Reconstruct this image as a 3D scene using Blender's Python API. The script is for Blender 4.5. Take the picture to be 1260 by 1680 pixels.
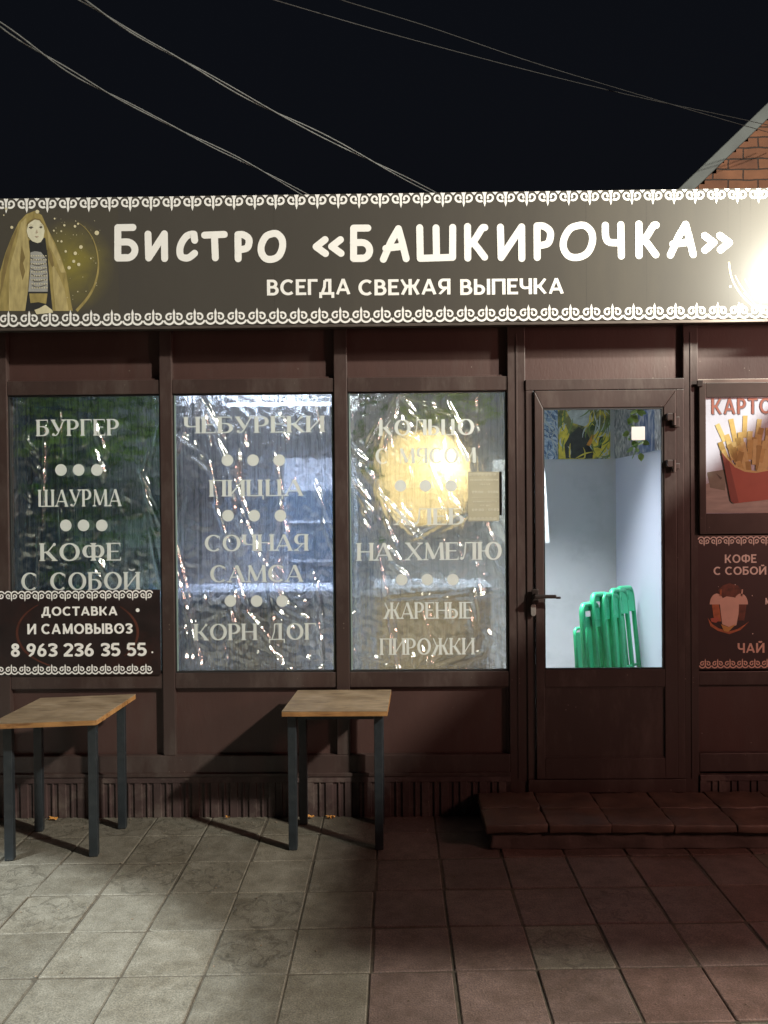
import bpy, bmesh, math, random
from mathutils import Vector, Matrix, noise
random.seed(7)
RAD = math.radians
for o in list(bpy.data.objects): bpy.data.objects.remove(o)
sc = bpy.context.scene
COL = sc.collection

# ------------------------------------------------------------------ camera
FPX = 1390.0
CAM = Vector((.013, -4.59, 1.70))
YAW, PIT, ROL = RAD(.8), RAD(-.62), RAD(.5)
F_ = Vector((-math.sin(YAW)*math.cos(PIT), math.cos(YAW)*math.cos(PIT), math.sin(PIT)))
R0 = Vector((math.cos(YAW), math.sin(YAW), 0)); U0 = R0.cross(F_)
U_ = U0*math.cos(ROL) + R0*math.sin(ROL); R_ = R0*math.cos(ROL) - U0*math.sin(ROL)
cd = bpy.data.cameras.new('camera'); cam = bpy.data.objects.new('camera', cd); COL.objects.link(cam)
cd.sensor_fit = 'VERTICAL'; cd.sensor_height = 36; cd.lens = 36*FPX/1680; cd.clip_end = 500; cd.clip_start = .05
cam.matrix_world = Matrix(((R_.x, U_.x, -F_.x, CAM.x), (R_.y, U_.y, -F_.y, CAM.y), (R_.z, U_.z, -F_.z, CAM.z), (0, 0, 0, 1)))
sc.camera = cam

# ------------------------------------------------------------------ world, exposure
w = bpy.data.worlds.new('World'); sc.world = w; w.use_nodes = True
nt = w.node_tree; bg = nt.nodes['Background']
sky = nt.nodes.new('ShaderNodeTexSky'); sky.sky_type = 'NISHITA'; sky.sun_disc = False
sky.sun_elevation = RAD(-3.5); sky.sun_rotation = RAD(200)
bg.inputs['Strength'].default_value = 0.15
mxs = nt.nodes.new('ShaderNodeMixRGB'); mxs.blend_type = 'MIX'; mxs.inputs[0].default_value = .75; mxs.inputs[2].default_value = (.024, .030, .046, 1)
nt.links.new(sky.outputs[0], mxs.inputs[1]); nt.links.new(mxs.outputs[0], bg.inputs['Color'])
sc.view_settings.view_transform = 'Standard'; sc.view_settings.look = 'None'
sc.view_settings.exposure = 0; sc.view_settings.gamma = 1
sc.render.film_transparent = False
try:
    sc.cycles.use_denoising = True; sc.cycles.max_bounces = 10; sc.cycles.transparent_max_bounces = 16
    sc.cycles.sample_clamp_indirect = 4
except Exception: pass

def lamp(name, kind, loc, target, energy, color, **kw):
    l = bpy.data.lights.new(name, kind); l.energy = energy; l.color = color
    for k, v in kw.items(): setattr(l, k, v)
    o = bpy.data.objects.new(name, l); COL.objects.link(o); o.location = loc
    if target is not None:
        o.rotation_euler = (Vector(target)-Vector(loc)).to_track_quat('-Z', 'Y').to_euler()
    return o
STREET = Vector((9.0, -7.3, 8.6))
lamp('street_light', 'SPOT', STREET, (0, -.4, 1.2), 10800, (1.0, .975, .86), shadow_soft_size=.26, spot_size=RAD(75), spot_blend=.4)
# cooler lamp high on the left whose round pool of light falls on the paving
COOL = Vector((-4.6, -3.6, 5.2))
lamp('cool_light', 'SPOT', COOL, (-2.74, -2.58, 0), 4600, (.90, .99, 1.0), shadow_soft_size=.05, spot_size=RAD(39), spot_blend=.14)
# floodlight at the right end of the sign
lamp('sign_flood', 'SPOT', (2.34, -.72, 2.99), (1.40, -.16, 3.22), 225, (1.0, .98, .84), shadow_soft_size=.06, spot_size=RAD(100), spot_blend=.5)
lamp('red_glow', 'POINT', (4.4, -3.0, 2.4), None, 270, (1.0, .50, .42), shadow_soft_size=.35)  # reddish fill lamp without a visible source, added to lift the shade

# ------------------------------------------------------------------ helpers
def ray(px, py): return F_ + R_*((px-630)/FPX) - U_*((py-840)/FPX)
def at(px, py, Y=0.0):
    d = ray(px, py); return CAM + d*((Y-CAM.y)/d.y)
def atz(px, py, Z=0.0):
    d = ray(px, py); return CAM + d*((Z-CAM.z)/d.z)
def zat(py, Y=0.0, px=630): return at(px, py, Y).z
def xat(px, Y=0.0, py=840): return at(px, py, Y).x

ORG = {}
def link(o, parent=None, origin=Vector((0, 0, 0))):
    COL.objects.link(o)
    ORG[o.name] = origin.copy()
    if parent is not None:
        o.parent = parent; o.location = origin - ORG[parent.name]
    else: o.location = origin
    return o
def tag(o, label=None, cat=None, group=None, kind=None):
    if label: o['label'] = label
    if cat: o['category'] = cat
    if group: o['group'] = group
    if kind: o['kind'] = kind
    return o
def thing(name, label, cat, loc, group=None):
    o = bpy.data.objects.new(name, None); o.empty_display_size = .1
    link(o, None, Vector(loc)); return tag(o, label, cat, group)
def obj(name, bm, mat, parent=None, smooth=False, origin=None, label=None):
    me = bpy.data.meshes.new(name)
    if not isinstance(mat, (list, tuple)): mat = [mat]
    for m in mat: me.materials.append(m)
    if origin is None:
        vs = [v.co for v in bm.verts]
        mn = Vector((min(v.x for v in vs), min(v.y for v in vs), min(v.z for v in vs)))
        mx = Vector((max(v.x for v in vs), max(v.y for v in vs), max(v.z for v in vs)))
        origin = Vector(((mn.x+mx.x)/2, (mn.y+mx.y)/2, mn.z))
    origin = Vector(origin)
    for v in bm.verts: v.co -= origin
    if smooth:
        for f in bm.faces: f.smooth = True
    bm.to_mesh(me); bm.free()
    o = bpy.data.objects.new(name, me); link(o, parent, origin)
    if label: o['label'] = label
    return o
def copy_tree(o, parent=None):
    c = o.copy(); COL.objects.link(c); c.parent = parent
    for ch in list(o.children): copy_tree(ch, c)
    return c
def box(bm, x0, x1, y0, y1, z0, z1, bev=0.0, mi=0):
    vs = [bm.verts.new((x, y, z)) for x in (x0, x1) for y in (y0, y1) for z in (z0, z1)]
    fs = [bm.faces.new([vs[i] for i in q]) for q in ((0, 1, 3, 2), (4, 6, 7, 5), (0, 4, 5, 1), (2, 3, 7, 6), (0, 2, 6, 4), (1, 5, 7, 3))]
    for f in fs: f.material_index = mi
    if bev > 0:
        es = list({e for f in fs for e in f.edges})
        bmesh.ops.bevel(bm, geom=es, offset=bev, segments=2, profile=.6, affect='EDGES')
    return vs
def bx(*a, **k):
    bm = bmesh.new(); box(bm, *a, **k); return bm
def poly(bm, pts, mi=0):
    f = bm.faces.new([bm.verts.new(p) for p in pts]); f.material_index = mi; return f
def prism(bm, pts, off, bev=0, mi=0):       # pts: loop of Vectors, off: extrusion vector
    off = Vector(off); a = [bm.verts.new(p) for p in pts]; b = [bm.verts.new(Vector(p)+off) for p in pts]
    fs = [bm.faces.new(a), bm.faces.new(b[::-1])]; n = len(a)
    for i in range(n): fs.append(bm.faces.new((a[i], b[i], b[(i+1) % n], a[(i+1) % n])))
    for f in fs: f.material_index = mi
    bmesh.ops.recalc_face_normals(bm, faces=fs)
    if bev: bmesh.ops.bevel(bm, geom=list({e for f in fs for e in f.edges}), offset=bev, segments=2, profile=.6, affect='EDGES')
def tube(bm, pts, r, n=8, caps=True):
    rings = []; up = Vector((0, 0, 1))
    pts = [Vector(p) for p in pts]
    for i, p in enumerate(pts):
        d = (pts[min(i+1, len(pts)-1)] - pts[max(i-1, 0)]).normalized()
        s = d.cross(up)
        if s.length < 1e-3: s = d.cross(Vector((1, 0, 0)))
        s.normalize(); t = s.cross(d)
        rr = r[i] if isinstance(r, (list, tuple)) else r
        rings.append([bm.verts.new(p + s*rr*math.cos(a*2*math.pi/n) + t*rr*math.sin(a*2*math.pi/n)) for a in range(n)])
    for a, b in zip(rings, rings[1:]):
        for k in range(n): bm.faces.new((a[k], a[(k+1) % n], b[(k+1) % n], b[k]))
    if caps: bm.faces.new(rings[0][::-1]); bm.faces.new(rings[-1])
def disc(bm, x, z, r, y, n=28, sx=1.0, mi=0):
    return poly(bm, [(x+sx*r*math.cos(a*2*math.pi/n), y, z+r*math.sin(a*2*math.pi/n)) for a in range(n)], mi)

# ------------------------------------------------------------------ materials
def newmat(name):
    m = bpy.data.materials.new(name); m.use_nodes = True; t = m.node_tree
    return m, t, t.nodes['Principled BSDF'], t.nodes, t.links
def M(name, c, rough=.6, metal=0.0, var=.12, scale=14.0, bump=.0, bscale=120, spec=.5, dirt=None, dscale=3.0, stretch=(1, 1, 1)):
    m, t, b, N, L = newmat(name)
    tc = N.new('ShaderNodeTexCoord'); mp = N.new('ShaderNodeMapping'); mp.inputs['Scale'].default_value = stretch
    L.new(tc.outputs['Object'], mp.inputs[0])
    nz = N.new('ShaderNodeTexNoise'); nz.inputs['Scale'].default_value = scale; nz.inputs['Detail'].default_value = 6
    L.new(mp.outputs[0], nz.inputs['Vector'])
    r = N.new('ShaderNodeValToRGB'); r.color_ramp.elements[0].position = .3; r.color_ramp.elements[1].position = .72
    r.color_ramp.elements[0].color = (*[max(0, k*(1-var)) for k in c], 1); r.color_ramp.elements[1].color = (*[min(1, k*(1+var)) for k in c], 1)
    L.new(nz.outputs[0], r.inputs[0]); out = r.outputs[0]
    if dirt:
        n2 = N.new('ShaderNodeTexNoise'); n2.inputs['Scale'].default_value = dscale; n2.inputs['Detail'].default_value = 9; n2.inputs['Roughness'].default_value = .7
        L.new(mp.outputs[0], n2.inputs['Vector'])
        r2 = N.new('ShaderNodeValToRGB'); r2.color_ramp.elements[0].position = .5; r2.color_ramp.elements[1].position = .75
        L.new(n2.outputs[0], r2.inputs[0])
        mx = N.new('ShaderNodeMixRGB'); mx.inputs[2].default_value = (*dirt, 1); L.new(r2.outputs[0], mx.inputs[0]); L.new(out, mx.inputs[1]); out = mx.outputs[0]
    L.new(out, b.inputs['Base Color'])
    b.inputs['Roughness'].default_value = rough; b.inputs['Metallic'].default_value = metal
    b.inputs['Specular IOR Level'].default_value = spec
    if 'brown' in name or 'plinth' in name:
        vo = N.new('ShaderNodeTexVoronoi'); vo.inputs['Scale'].default_value = 26; L.new(tc.outputs['Object'], vo.inputs['Vector'])
        lt = N.new('ShaderNodeMath'); lt.operation = 'LESS_THAN'; lt.inputs[1].default_value = .07; L.new(vo.outputs['Distance'], lt.inputs[0])
        n5 = N.new('ShaderNodeTexNoise'); n5.inputs['Scale'].default_value = 5; L.new(tc.outputs['Object'], n5.inputs['Vector'])
        g5 = N.new('ShaderNodeMath'); g5.operation = 'GREATER_THAN'; g5.inputs[1].default_value = .60; L.new(n5.outputs[0], g5.inputs[0])
        m5 = N.new('ShaderNodeMath'); m5.operation = 'MULTIPLY'; L.new(lt.outputs[0], m5.inputs[0]); L.new(g5.outputs[0], m5.inputs[1])
        x5 = N.new('ShaderNodeMixRGB'); x5.inputs[2].default_value = (.20, .17, .14, 1); L.new(m5.outputs[0], x5.inputs[0]); L.new(out, x5.inputs[1]); L.new(x5.outputs[0], b.inputs['Base Color'])
    if bump:
        n3 = N.new('ShaderNodeTexNoise'); n3.inputs['Scale'].default_value = bscale; n3.inputs['Detail'].default_value = 4
        L.new(mp.outputs[0], n3.inputs['Vector'])
        bp = N.new('ShaderNodeBump'); bp.inputs['Strength'].default_value = bump; bp.inputs['Distance'].default_value = .004
        L.new(n3.outputs[0], bp.inputs['Height']); L.new(bp.outputs[0], b.inputs['Normal'])
    return m
def EM(name, c, s):
    m, t, b, N, L = newmat(name)
    b.inputs['Base Color'].default_value = (.8, .8, .8, 1)
    b.inputs['Emission Color'].default_value = (*c, 1); b.inputs['Emission Strength'].default_value = s
    return m
m_frame = M('brown_pvc', (.044, .027, .0235), .42, var=.18, scale=5, bump=.12, bscale=60, dirt=(.082, .062, .054), dscale=7, stretch=(1, 1, .35))
m_panel = M('brown_panel', (.056, .027, .0225), .5, var=.15, scale=4, bump=.15, bscale=90, dirt=(.066, .041, .035), dscale=5, stretch=(1, 1, .3))
m_plinth = M('plinth_siding', (.050, .030, .028), .55, var=.25, scale=7, bump=.25, bscale=70, dirt=(.12, .095, .08), dscale=8)
m_gasket = M('black_gasket', (.012, .012, .012), .6)
m_glimmer = M('pale_glimmer', (.20, .27, .25), .35)
m_dark = M('dark_header', (.055, .040, .036), .6, var=.1, scale=3)
m_signbg = M('sign_print_dark', (.064, .059, .051), .5, var=.05, scale=3, spec=.3, dirt=(.078, .071, .058), dscale=1.2, stretch=(1, 1, .25))
m_signbg.node_tree.nodes['Principled BSDF'].inputs['Roughness'].default_value = .38
m_white = M('white_vinyl', (.80, .80, .77), .5, var=.03, scale=8)
m_wletter = M('white_window_vinyl', (.60, .64, .61), .5, var=.05, scale=20)
m_black = M('leg_paint', (.012, .0165, .020), .45, var=.25, scale=18, bump=.2, bscale=60, dirt=(.028, .031, .033), dscale=9)
m_zinc = M('galvanised_trim', (.20, .17, .15), .35, metal=.7, var=.2, scale=12)
m_concrete = M('interior_floor', (.25, .25, .24), .5)
m_handle = M('handle_brown', (.02, .014, .012), .35)
m_chrome = M('lock_steel', (.5, .48, .45), .35, metal=.8)

# wood
def wood(name, c1, c2, dark, sc_=(2, 14, 14)):
    m, t, b, N, L = newmat(name)
    tc = N.new('ShaderNodeTexCoord'); mp = N.new('ShaderNodeMapping'); mp.inputs['Scale'].default_value = sc_
    L.new(tc.outputs['Object'], mp.inputs[0])
    nz = N.new('ShaderNodeTexNoise'); nz.inputs['Scale'].default_value = 3; nz.inputs['Detail'].default_value = 8; nz.inputs['Distortion'].default_value = 1.2; L.new(mp.outputs[0], nz.inputs['Vector'])
    r = N.new('ShaderNodeValToRGB'); e = r.color_ramp.elements; e[0].position = .28; e[0].color = (*dark, 1); e[1].position = .75; e[1].color = (*c2, 1)
    k = e.new(.45); k.color = (*c1, 1); L.new(nz.outputs[0], r.inputs[0])
    n2 = N.new('ShaderNodeTexNoise'); n2.inputs['Scale'].default_value = 7; n2.inputs['Detail'].default_value = 5; L.new(tc.outputs['Object'], n2.inputs['Vector'])
    mx = N.new('ShaderNodeMixRGB'); mx.blend_type = 'MULTIPLY'; mx.inputs[0].default_value = .55
    L.new(r.outputs[0], mx.inputs[1]); r3 = N.new('ShaderNodeValToRGB'); r3.color_ramp.elements[0].position = .35; r3.color_ramp.elements[0].color = (.4, .36, .3, 1); r3.color_ramp.elements[1].position = .6
    L.new(n2.outputs[0], r3.inputs[0]); L.new(r3.outputs[0], mx.inputs[2]); L.new(mx.outputs[0], b.inputs['Base Color'])
    b.inputs['Roughness'].default_value = .55
    bp = N.new('ShaderNodeBump'); bp.inputs['Strength'].default_value = .3; bp.inputs['Distance'].default_value = .003; L.new(nz.outputs[0], bp.inputs['Height']); L.new(bp.outputs[0], b.inputs['Normal'])
    return m
m_wood = wood('pine_top', (.25, .18, .11), (.33, .26, .18), (.12, .080, .048))
m_woodedge = wood('pine_edge', (.30, .15, .05), (.40, .22, .08), (.16, .07, .025))

# glass
def glass_mat(name, refl=.06, tint=(1, 1, 1)):
    m, t, b, N, L = newmat(name); out = N['Material Output']
    tr = N.new('ShaderNodeBsdfTransparent'); tr.inputs[0].default_value = (*tint, 1)
    gl = N.new('ShaderNodeBsdfGlossy'); gl.inputs['Roughness'].default_value = .02; gl.inputs[0].default_value = (.9, .95, 1, 1)
    ge = N.new('ShaderNodeNewGeometry'); dt = N.new('ShaderNodeVectorMath'); dt.operation = 'DOT_PRODUCT'; L.new(ge.outputs['Incoming'], dt.inputs[0]); L.new(ge.outputs['Normal'], dt.inputs[1])
    def ma(op, a, b_=0.0):
        q = N.new('ShaderNodeMath'); q.operation = op; L.new(a, q.inputs[0]); q.inputs[1].default_value = b_; return q.outputs[0]
    iv = ma('ABSOLUTE', dt.outputs['Value']); iv = ma('MULTIPLY', iv, -1); iv = ma('ADD', iv, 1); iv = ma('POWER', iv, 5); iv = ma('MULTIPLY', iv, .9)
    ad = N.new('ShaderNodeMath'); ad.inputs[1].default_value = refl; L.new(iv, ad.inputs[0])
    mx = N.new('ShaderNodeMixShader'); L.new(ad.outputs[0], mx.inputs[0]); L.new(tr.outputs[0], mx.inputs[1]); L.new(gl.outputs[0], mx.inputs[2]); L.new(mx.outputs[0], out.inputs[0])
    return m
m_glass = glass_mat('window_glass', .02, (.96, .97, .97))
def film_mat(name, streak=(85, 85, 2.2), s1=1.0, gl_f=.36, tint=(.9, .95, .95), milk=.16, lo_=.42):
    m, t, b, N, L = newmat(name); out = N['Material Output']
    tc = N.new('ShaderNodeTexCoord'); mp = N.new('ShaderNodeMapping'); mp.inputs['Scale'].default_value = streak; L.new(tc.outputs['Object'], mp.inputs[0])
    nz = N.new('ShaderNodeTexNoise'); nz.inputs['Scale'].default_value = 1; nz.inputs['Detail'].default_value = 5; nz.inputs['Roughness'].default_value = .6; L.new(mp.outputs[0], nz.inputs['Vector'])
    mp2 = N.new('ShaderNodeMapping'); mp2.inputs['Rotation'].default_value = (0, RAD(24), 0); mp2.inputs['Scale'].default_value = (45, 45, 9); L.new(tc.outputs['Object'], mp2.inputs[0])
    n2 = N.new('ShaderNodeTexNoise'); n2.inputs['Scale'].default_value = 1; n2.inputs['Detail'].default_value = 6; n2.inputs['Distortion'].default_value = .6; L.new(mp2.outputs[0], n2.inputs['Vector'])
    b1 = N.new('ShaderNodeBump'); b1.inputs['Strength'].default_value = s1; b1.inputs['Distance'].default_value = .02; L.new(nz.outputs[0], b1.inputs['Height'])
    b2 = N.new('ShaderNodeBump'); b2.inputs['Strength'].default_value = .45; b2.inputs['Distance'].default_value = .02; L.new(n2.outputs[0], b2.inputs['Height']); L.new(b1.outputs[0], b2.inputs['Normal'])
    rf = N.new('ShaderNodeBsdfRefraction'); rf.inputs['IOR'].default_value = 1.28; rf.inputs['Roughness'].default_value = .02; rf.inputs[0].default_value = (*tint, 1); L.new(b2.outputs[0], rf.inputs['Normal'])
    tr = N.new('ShaderNodeBsdfTransparent'); tr.inputs[0].default_value = (*tint, 1)
    b3 = N.new('ShaderNodeBump'); b3.inputs['Strength'].default_value = .20; b3.inputs['Distance'].default_value = .012; L.new(n2.outputs[0], b3.inputs['Height'])
    gl = N.new('ShaderNodeBsdfGlossy'); gl.inputs['Roughness'].default_value = .20; gl.inputs[0].default_value = (1, .97, .90, 1); L.new(b3.outputs[0], gl.inputs['Normal'])
    m1 = N.new('ShaderNodeMixShader'); m1.inputs[0].default_value = .80; L.new(tr.outputs[0], m1.inputs[1]); L.new(rf.outputs[0], m1.inputs[2])
    mp4 = N.new('ShaderNodeMapping'); mp4.inputs['Scale'].default_value = (75, 75, 1.0); L.new(tc.outputs['Object'], mp4.inputs[0])
    n4 = N.new('ShaderNodeTexNoise'); n4.inputs['Scale'].default_value = 1; n4.inputs['Detail'].default_value = 7; n4.inputs['Roughness'].default_value = .68; L.new(mp4.outputs[0], n4.inputs['Vector'])
    r4 = N.new('ShaderNodeValToRGB'); r4.color_ramp.elements[0].position = .34; r4.color_ramp.elements[0].color = (lo_*tint[0], (lo_+.04)*tint[1], (lo_+.06)*tint[2], 1); r4.color_ramp.elements[1].position = .52; r4.color_ramp.elements[1].color = (*tint, 1)
    L.new(n4.outputs[0], r4.inputs[0]); L.new(r4.outputs[0], rf.inputs[0]); L.new(r4.outputs[0], tr.inputs[0])
    tl = N.new('ShaderNodeBsdfTranslucent'); tl.inputs[0].default_value = (.85, .88, .90, 1); L.new(b2.outputs[0], tl.inputs['Normal'])
    m0 = N.new('ShaderNodeMixShader'); m0.inputs[0].default_value = milk; L.new(m1.outputs[0], m0.inputs[1]); L.new(tl.outputs[0], m0.inputs[2])
    m2 = N.new('ShaderNodeMixShader'); m2.inputs[0].default_value = gl_f; L.new(m0.outputs[0], m2.inputs[1]); L.new(gl.outputs[0], m2.inputs[2]); L.new(m2.outputs[0], out.inputs[0])
    return m
m_film = film_mat('clear_film', tint=(.93, .94, 1.0))
m_film1 = film_mat('clear_film_greenish', tint=(.80, .98, .88), milk=.05)
m_film2 = film_mat('clear_film_crumpled', (45, 45, 6), .9, .34, tint=(.97, .95, .88), milk=.22, lo_=.66)

# ------------------------------------------------------------------ lettering: glyphs drawn as pen strokes
def arc(cx, cy, rx, ry, a0, a1, n=14):
    return [(cx+rx*math.cos(RAD(a0+(a1-a0)*i/n)), cy+ry*math.sin(RAD(a0+(a1-a0)*i/n))) for i in range(n+1)]
def glyph(c, t, n):
    """returns (width, strokes); stroke = (kind, points); T thick straight, N thin straight, C curve, S serif at a point"""
    a, b = t/2, n/2; T, B = 1-b, b
    S = lambda *p: [('S', [q]) for q in p]
    def bowl(x, y0, y1, xr):
        ry = (y1-y0)/2; rx = min(ry, xr*.55); return ('C', [(x, y1)]+arc(xr-rx, (y0+y1)/2, rx, ry, 90, -90)+[(x, y0)])
    def leg(x, y0=0, y1=1): return ('T', [(x, y0), (x, y1)])
    if c in 'АA': return .84, [('N', [(b, 0), (.42, 1)]), ('T', [(.42, 1), (.84-a, 0)]), ('N', [(.17, .30), (.66, .30)])]+S((b+.02, 0), (.82-a, 0))
    if c == 'Б': return .66, [leg(a), ('N', [(a, T), (.60, T)]), bowl(a, B, .58, .66-a), ]+S((a, 1), (a, 0))+[('E', [(.60, 1, -1)])]
    if c == 'В': return .67, [leg(a), bowl(a, .52, T, .60-a), bowl(a, B, .52, .67-a)]+S((a, 1), (a, 0))
    if c == 'Г': return .56, [leg(a), ('N', [(a, T), (.56, T)])]+S((a, 1), (a, 0))+[('E', [(.56, 1, -1)])]
    if c == 'Д': return .86, [('N', [(.17, B), (.30, .5), (.33, T)]), ('T', [(.70-a, 0), (.70-a, 1)]), ('N', [(.33, T), (.70-a, T)]), ('N', [(0, B), (.86, B)]), ('N', [(b, B), (b, -.2)]), ('N', [(.86-b, B), (.86-b, -.2)])]+S((.68-a, 1))
    if c == 'Е': return .60, [leg(a), ('N', [(a, T), (.58, T)]), ('N', [(a, .52), (.50, .52)]), ('N', [(a, B), (.60, B)])]+S((a, 1), (a, 0))+[('E', [(.58, 1, -1)]), ('E', [(.60, 0, 1)])]
    if c == 'Ж': return 1.06, [leg(.53), ('N', [(.06, 1), (.26, .58), (.53, .52)]), ('N', [(1.0, 1), (.80, .58), (.53, .52)]), ('T', [(.34, .55), (a, 0)]), ('T', [(.72, .55), (1.06-a, 0)])]+S((.53, 0), (.53, 1), (a, 0), (1.06-a, 0))
    if c in 'З3': return .60, [('C', [(.03, .83)]+arc(.29, .75, .25, .25-b, 150, -90)), ('C', arc(.29, .27, .31-a*.6, .27-b, 90, -150)), ('N', [(.18, .5+0*b), (.30, .5)])]
    if c in 'ИЙ':
        g = [leg(a), leg(.78-a), ('N', [(a, .06), (.78-a, .94)])]+S((a, 0), (a, 1), (.78-a, 0), (.78-a, 1))
        if c == 'Й': g.append(('N', arc(.39, 1.22, .15, .12, 200, 340, 8)))
        return .78, g
    if c == 'К': return .74, [leg(a), ('N', [(a, .46), (.34, .52), (.64, .98)]), ('T', [(.30, .52), (.74-a, 0)])]+S((a, 0), (a, 1), (.72-a, 0))+[('D', [(.63, .93)])]
    if c == 'Л': return .76, [('N', [(.02, .05), (.13, .08), (.22, .4), (.25, T)]), leg(.76-a), ('N', [(.22, T), (.76-a, T)])]+S((.76-a, 0), (.76-a, 1))+[('D', [(.06, .08)])]
    if c == 'М': return .96, [('N', [(.06+b, 0), (.10+b, 1)]), ('T', [(.13, 1), (.47, .08)]), ('N', [(.47, .08), (.83, 1)]), ('T', [(.96-a, 0), (.92-a, 1)])]+S((.08, 0), (.95-a, 0))
    if c == 'Н': return .78, [leg(a), leg(.78-a), ('N', [(a, .5), (.78-a, .5)])]+S((a, 0), (a, 1), (.78-a, 0), (.78-a, 1))
    if c in 'О': return .90, [('C', arc(.45, .5, .45-a, .5-b, 0, 360, 32))]
    if c == '0': return .64, [('C', arc(.32, .5, .32-a, .5-b, 0, 360, 28))]
    if c == 'П': return .76, [leg(a), leg(.76-a), ('N', [(a, T), (.76-a, T)])]+S((a, 0), (a, 1), (.76-a, 0), (.76-a, 1))
    if c == 'Р': return .62, [leg(a), bowl(a, .42, T, .62-a)]+S((a, 0), (a, 1))
    if c == 'С': return .80, [('C', arc(.45, .5, .45-a, .5-b, 48, 312, 26))]+[('E', [(.75, .9, -1)])]
    if c == 'Т': return .70, [leg(.35), ('N', [(0, T), (.70, T)])]+S((.35, 0))+[('E', [(.02, 1, -1)]), ('E', [(.68, 1, -1)])]
    if c == 'У': return .74, [('T', [(a, 1), (.40, .30)]), ('N', [(.70, 1), (.36, .16), (.25, b), (.10, .05)])]+S((a+.02, 1), (.68, 1))+[('D', [(.12, .09)])]
    if c == 'Ф': return .98, [leg(.49, 0, 1), ('C', arc(.30, .53, .30-a, .32, 60, 300, 20)), ('C', arc(.68, .53, .30-a, .32, -120, 120, 20)), ('N', [(.40, .83), (.58, .83)]), ('N', [(.40, .23), (.58, .23)])]+S((.49, 0), (.49, 1))
    if c == 'Х': return .78, [('T', [(a, 1), (.78-a, 0)]), ('N', [(.74, 1), (.05, 0)])]+S((a, 1), (.76-a, 0), (.70, 1), (.08, 0))
    if c == 'Ц': return .80, [leg(a), leg(.72-a), ('N', [(a, B), (.80, B)]), ('N', [(.80-b, B), (.80-b, -.2)])]+S((a, 1), (.72-a, 1))
    if c == 'Ч': return .68, [leg(.68-a), ('C', [(a, 1), (a, .68)]+arc(a+.22, .62, .22, .22, 180, 270, 8)+[(.68-a, .42)])]+S((a, 1), (.68-a, 1), (.68-a, 0))
    if c == 'Ш': return 1.06, [leg(a), leg(.53), leg(1.06-a), ('N', [(a, B), (1.06-a, B)])]+S((a, 1), (.53, 1), (1.06-a, 1))
    if c == 'Ы': return .90, [leg(a), bowl(a, B, .56, .62-a), leg(.90-a)]+S((a, 1), (a, 0), (.90-a, 0), (.90-a, 1))
    if c == 'Ь': return .62, [leg(a), bowl(a, B, .56, .62-a)]+S((a, 1), (a, 0))
    if c == 'Ю': return 1.14, [leg(a), ('N', [(a, .5), (.36, .5)]), ('C', arc(.74, .5, .40-a, .5-b, 0, 360, 30))]+S((a, 0), (a, 1))
    if c == 'Я': return .68, [leg(.68-a), ('C', [(.68-a, T)]+arc(.28, (.42+T)/2, .28-a, (T-.42)/2, 90, 270)+[(.68-a, .42)]), ('N', [(.42, .42), (.08, 0)])]+S((.68-a, 0), (.68-a, 1), (.10, 0))
    if c == '1': return .36, [leg(.36-a), ('N', [(.36-a, T), (0, .78)])]
    if c == '2': return .60, [('C', arc(.30, .69, .29-a*.5, .31-b, 165, -30, 16)+[(.06, B)]), ('N', [(.0, B), (.60, B)])]
    if c == '5': return .60, [('N', [(.10, T), (.55, T)]), ('N', [(.12, T), (.08, .52)]), ('C', [(.08, .52)]+arc(.28, .33, .31-a*.6, .33-b, 110, -145, 16))]
    if c == '6': return .62, [('C', arc(.31, .32, .31-a, .32-b, 0, 360, 26)), ('N', [(a*.9, .38), (.22, .75), (.44, 1)])]
    if c == '9': return .62, [('C', arc(.31, .68, .31-a, .32-b, 0, 360, 26)), ('N', [(.62-a*.9, .62), (.40, .25), (.18, 0)])]
    if c == '8': return .60, [('C', arc(.30, .76, .26-a, .24-b, 0, 360, 24)), ('C', arc(.30, .28, .30-a, .28-b, 0, 360, 26))]
    if c == ':': return .2, [('T', [(.1, 0), (.1, t)]), ('T', [(.1, .5), (.1, .5+t)])]
    if c == '-': return .36, [('N', [(0, .42), (.36, .42)])]
    return .4, []
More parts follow.
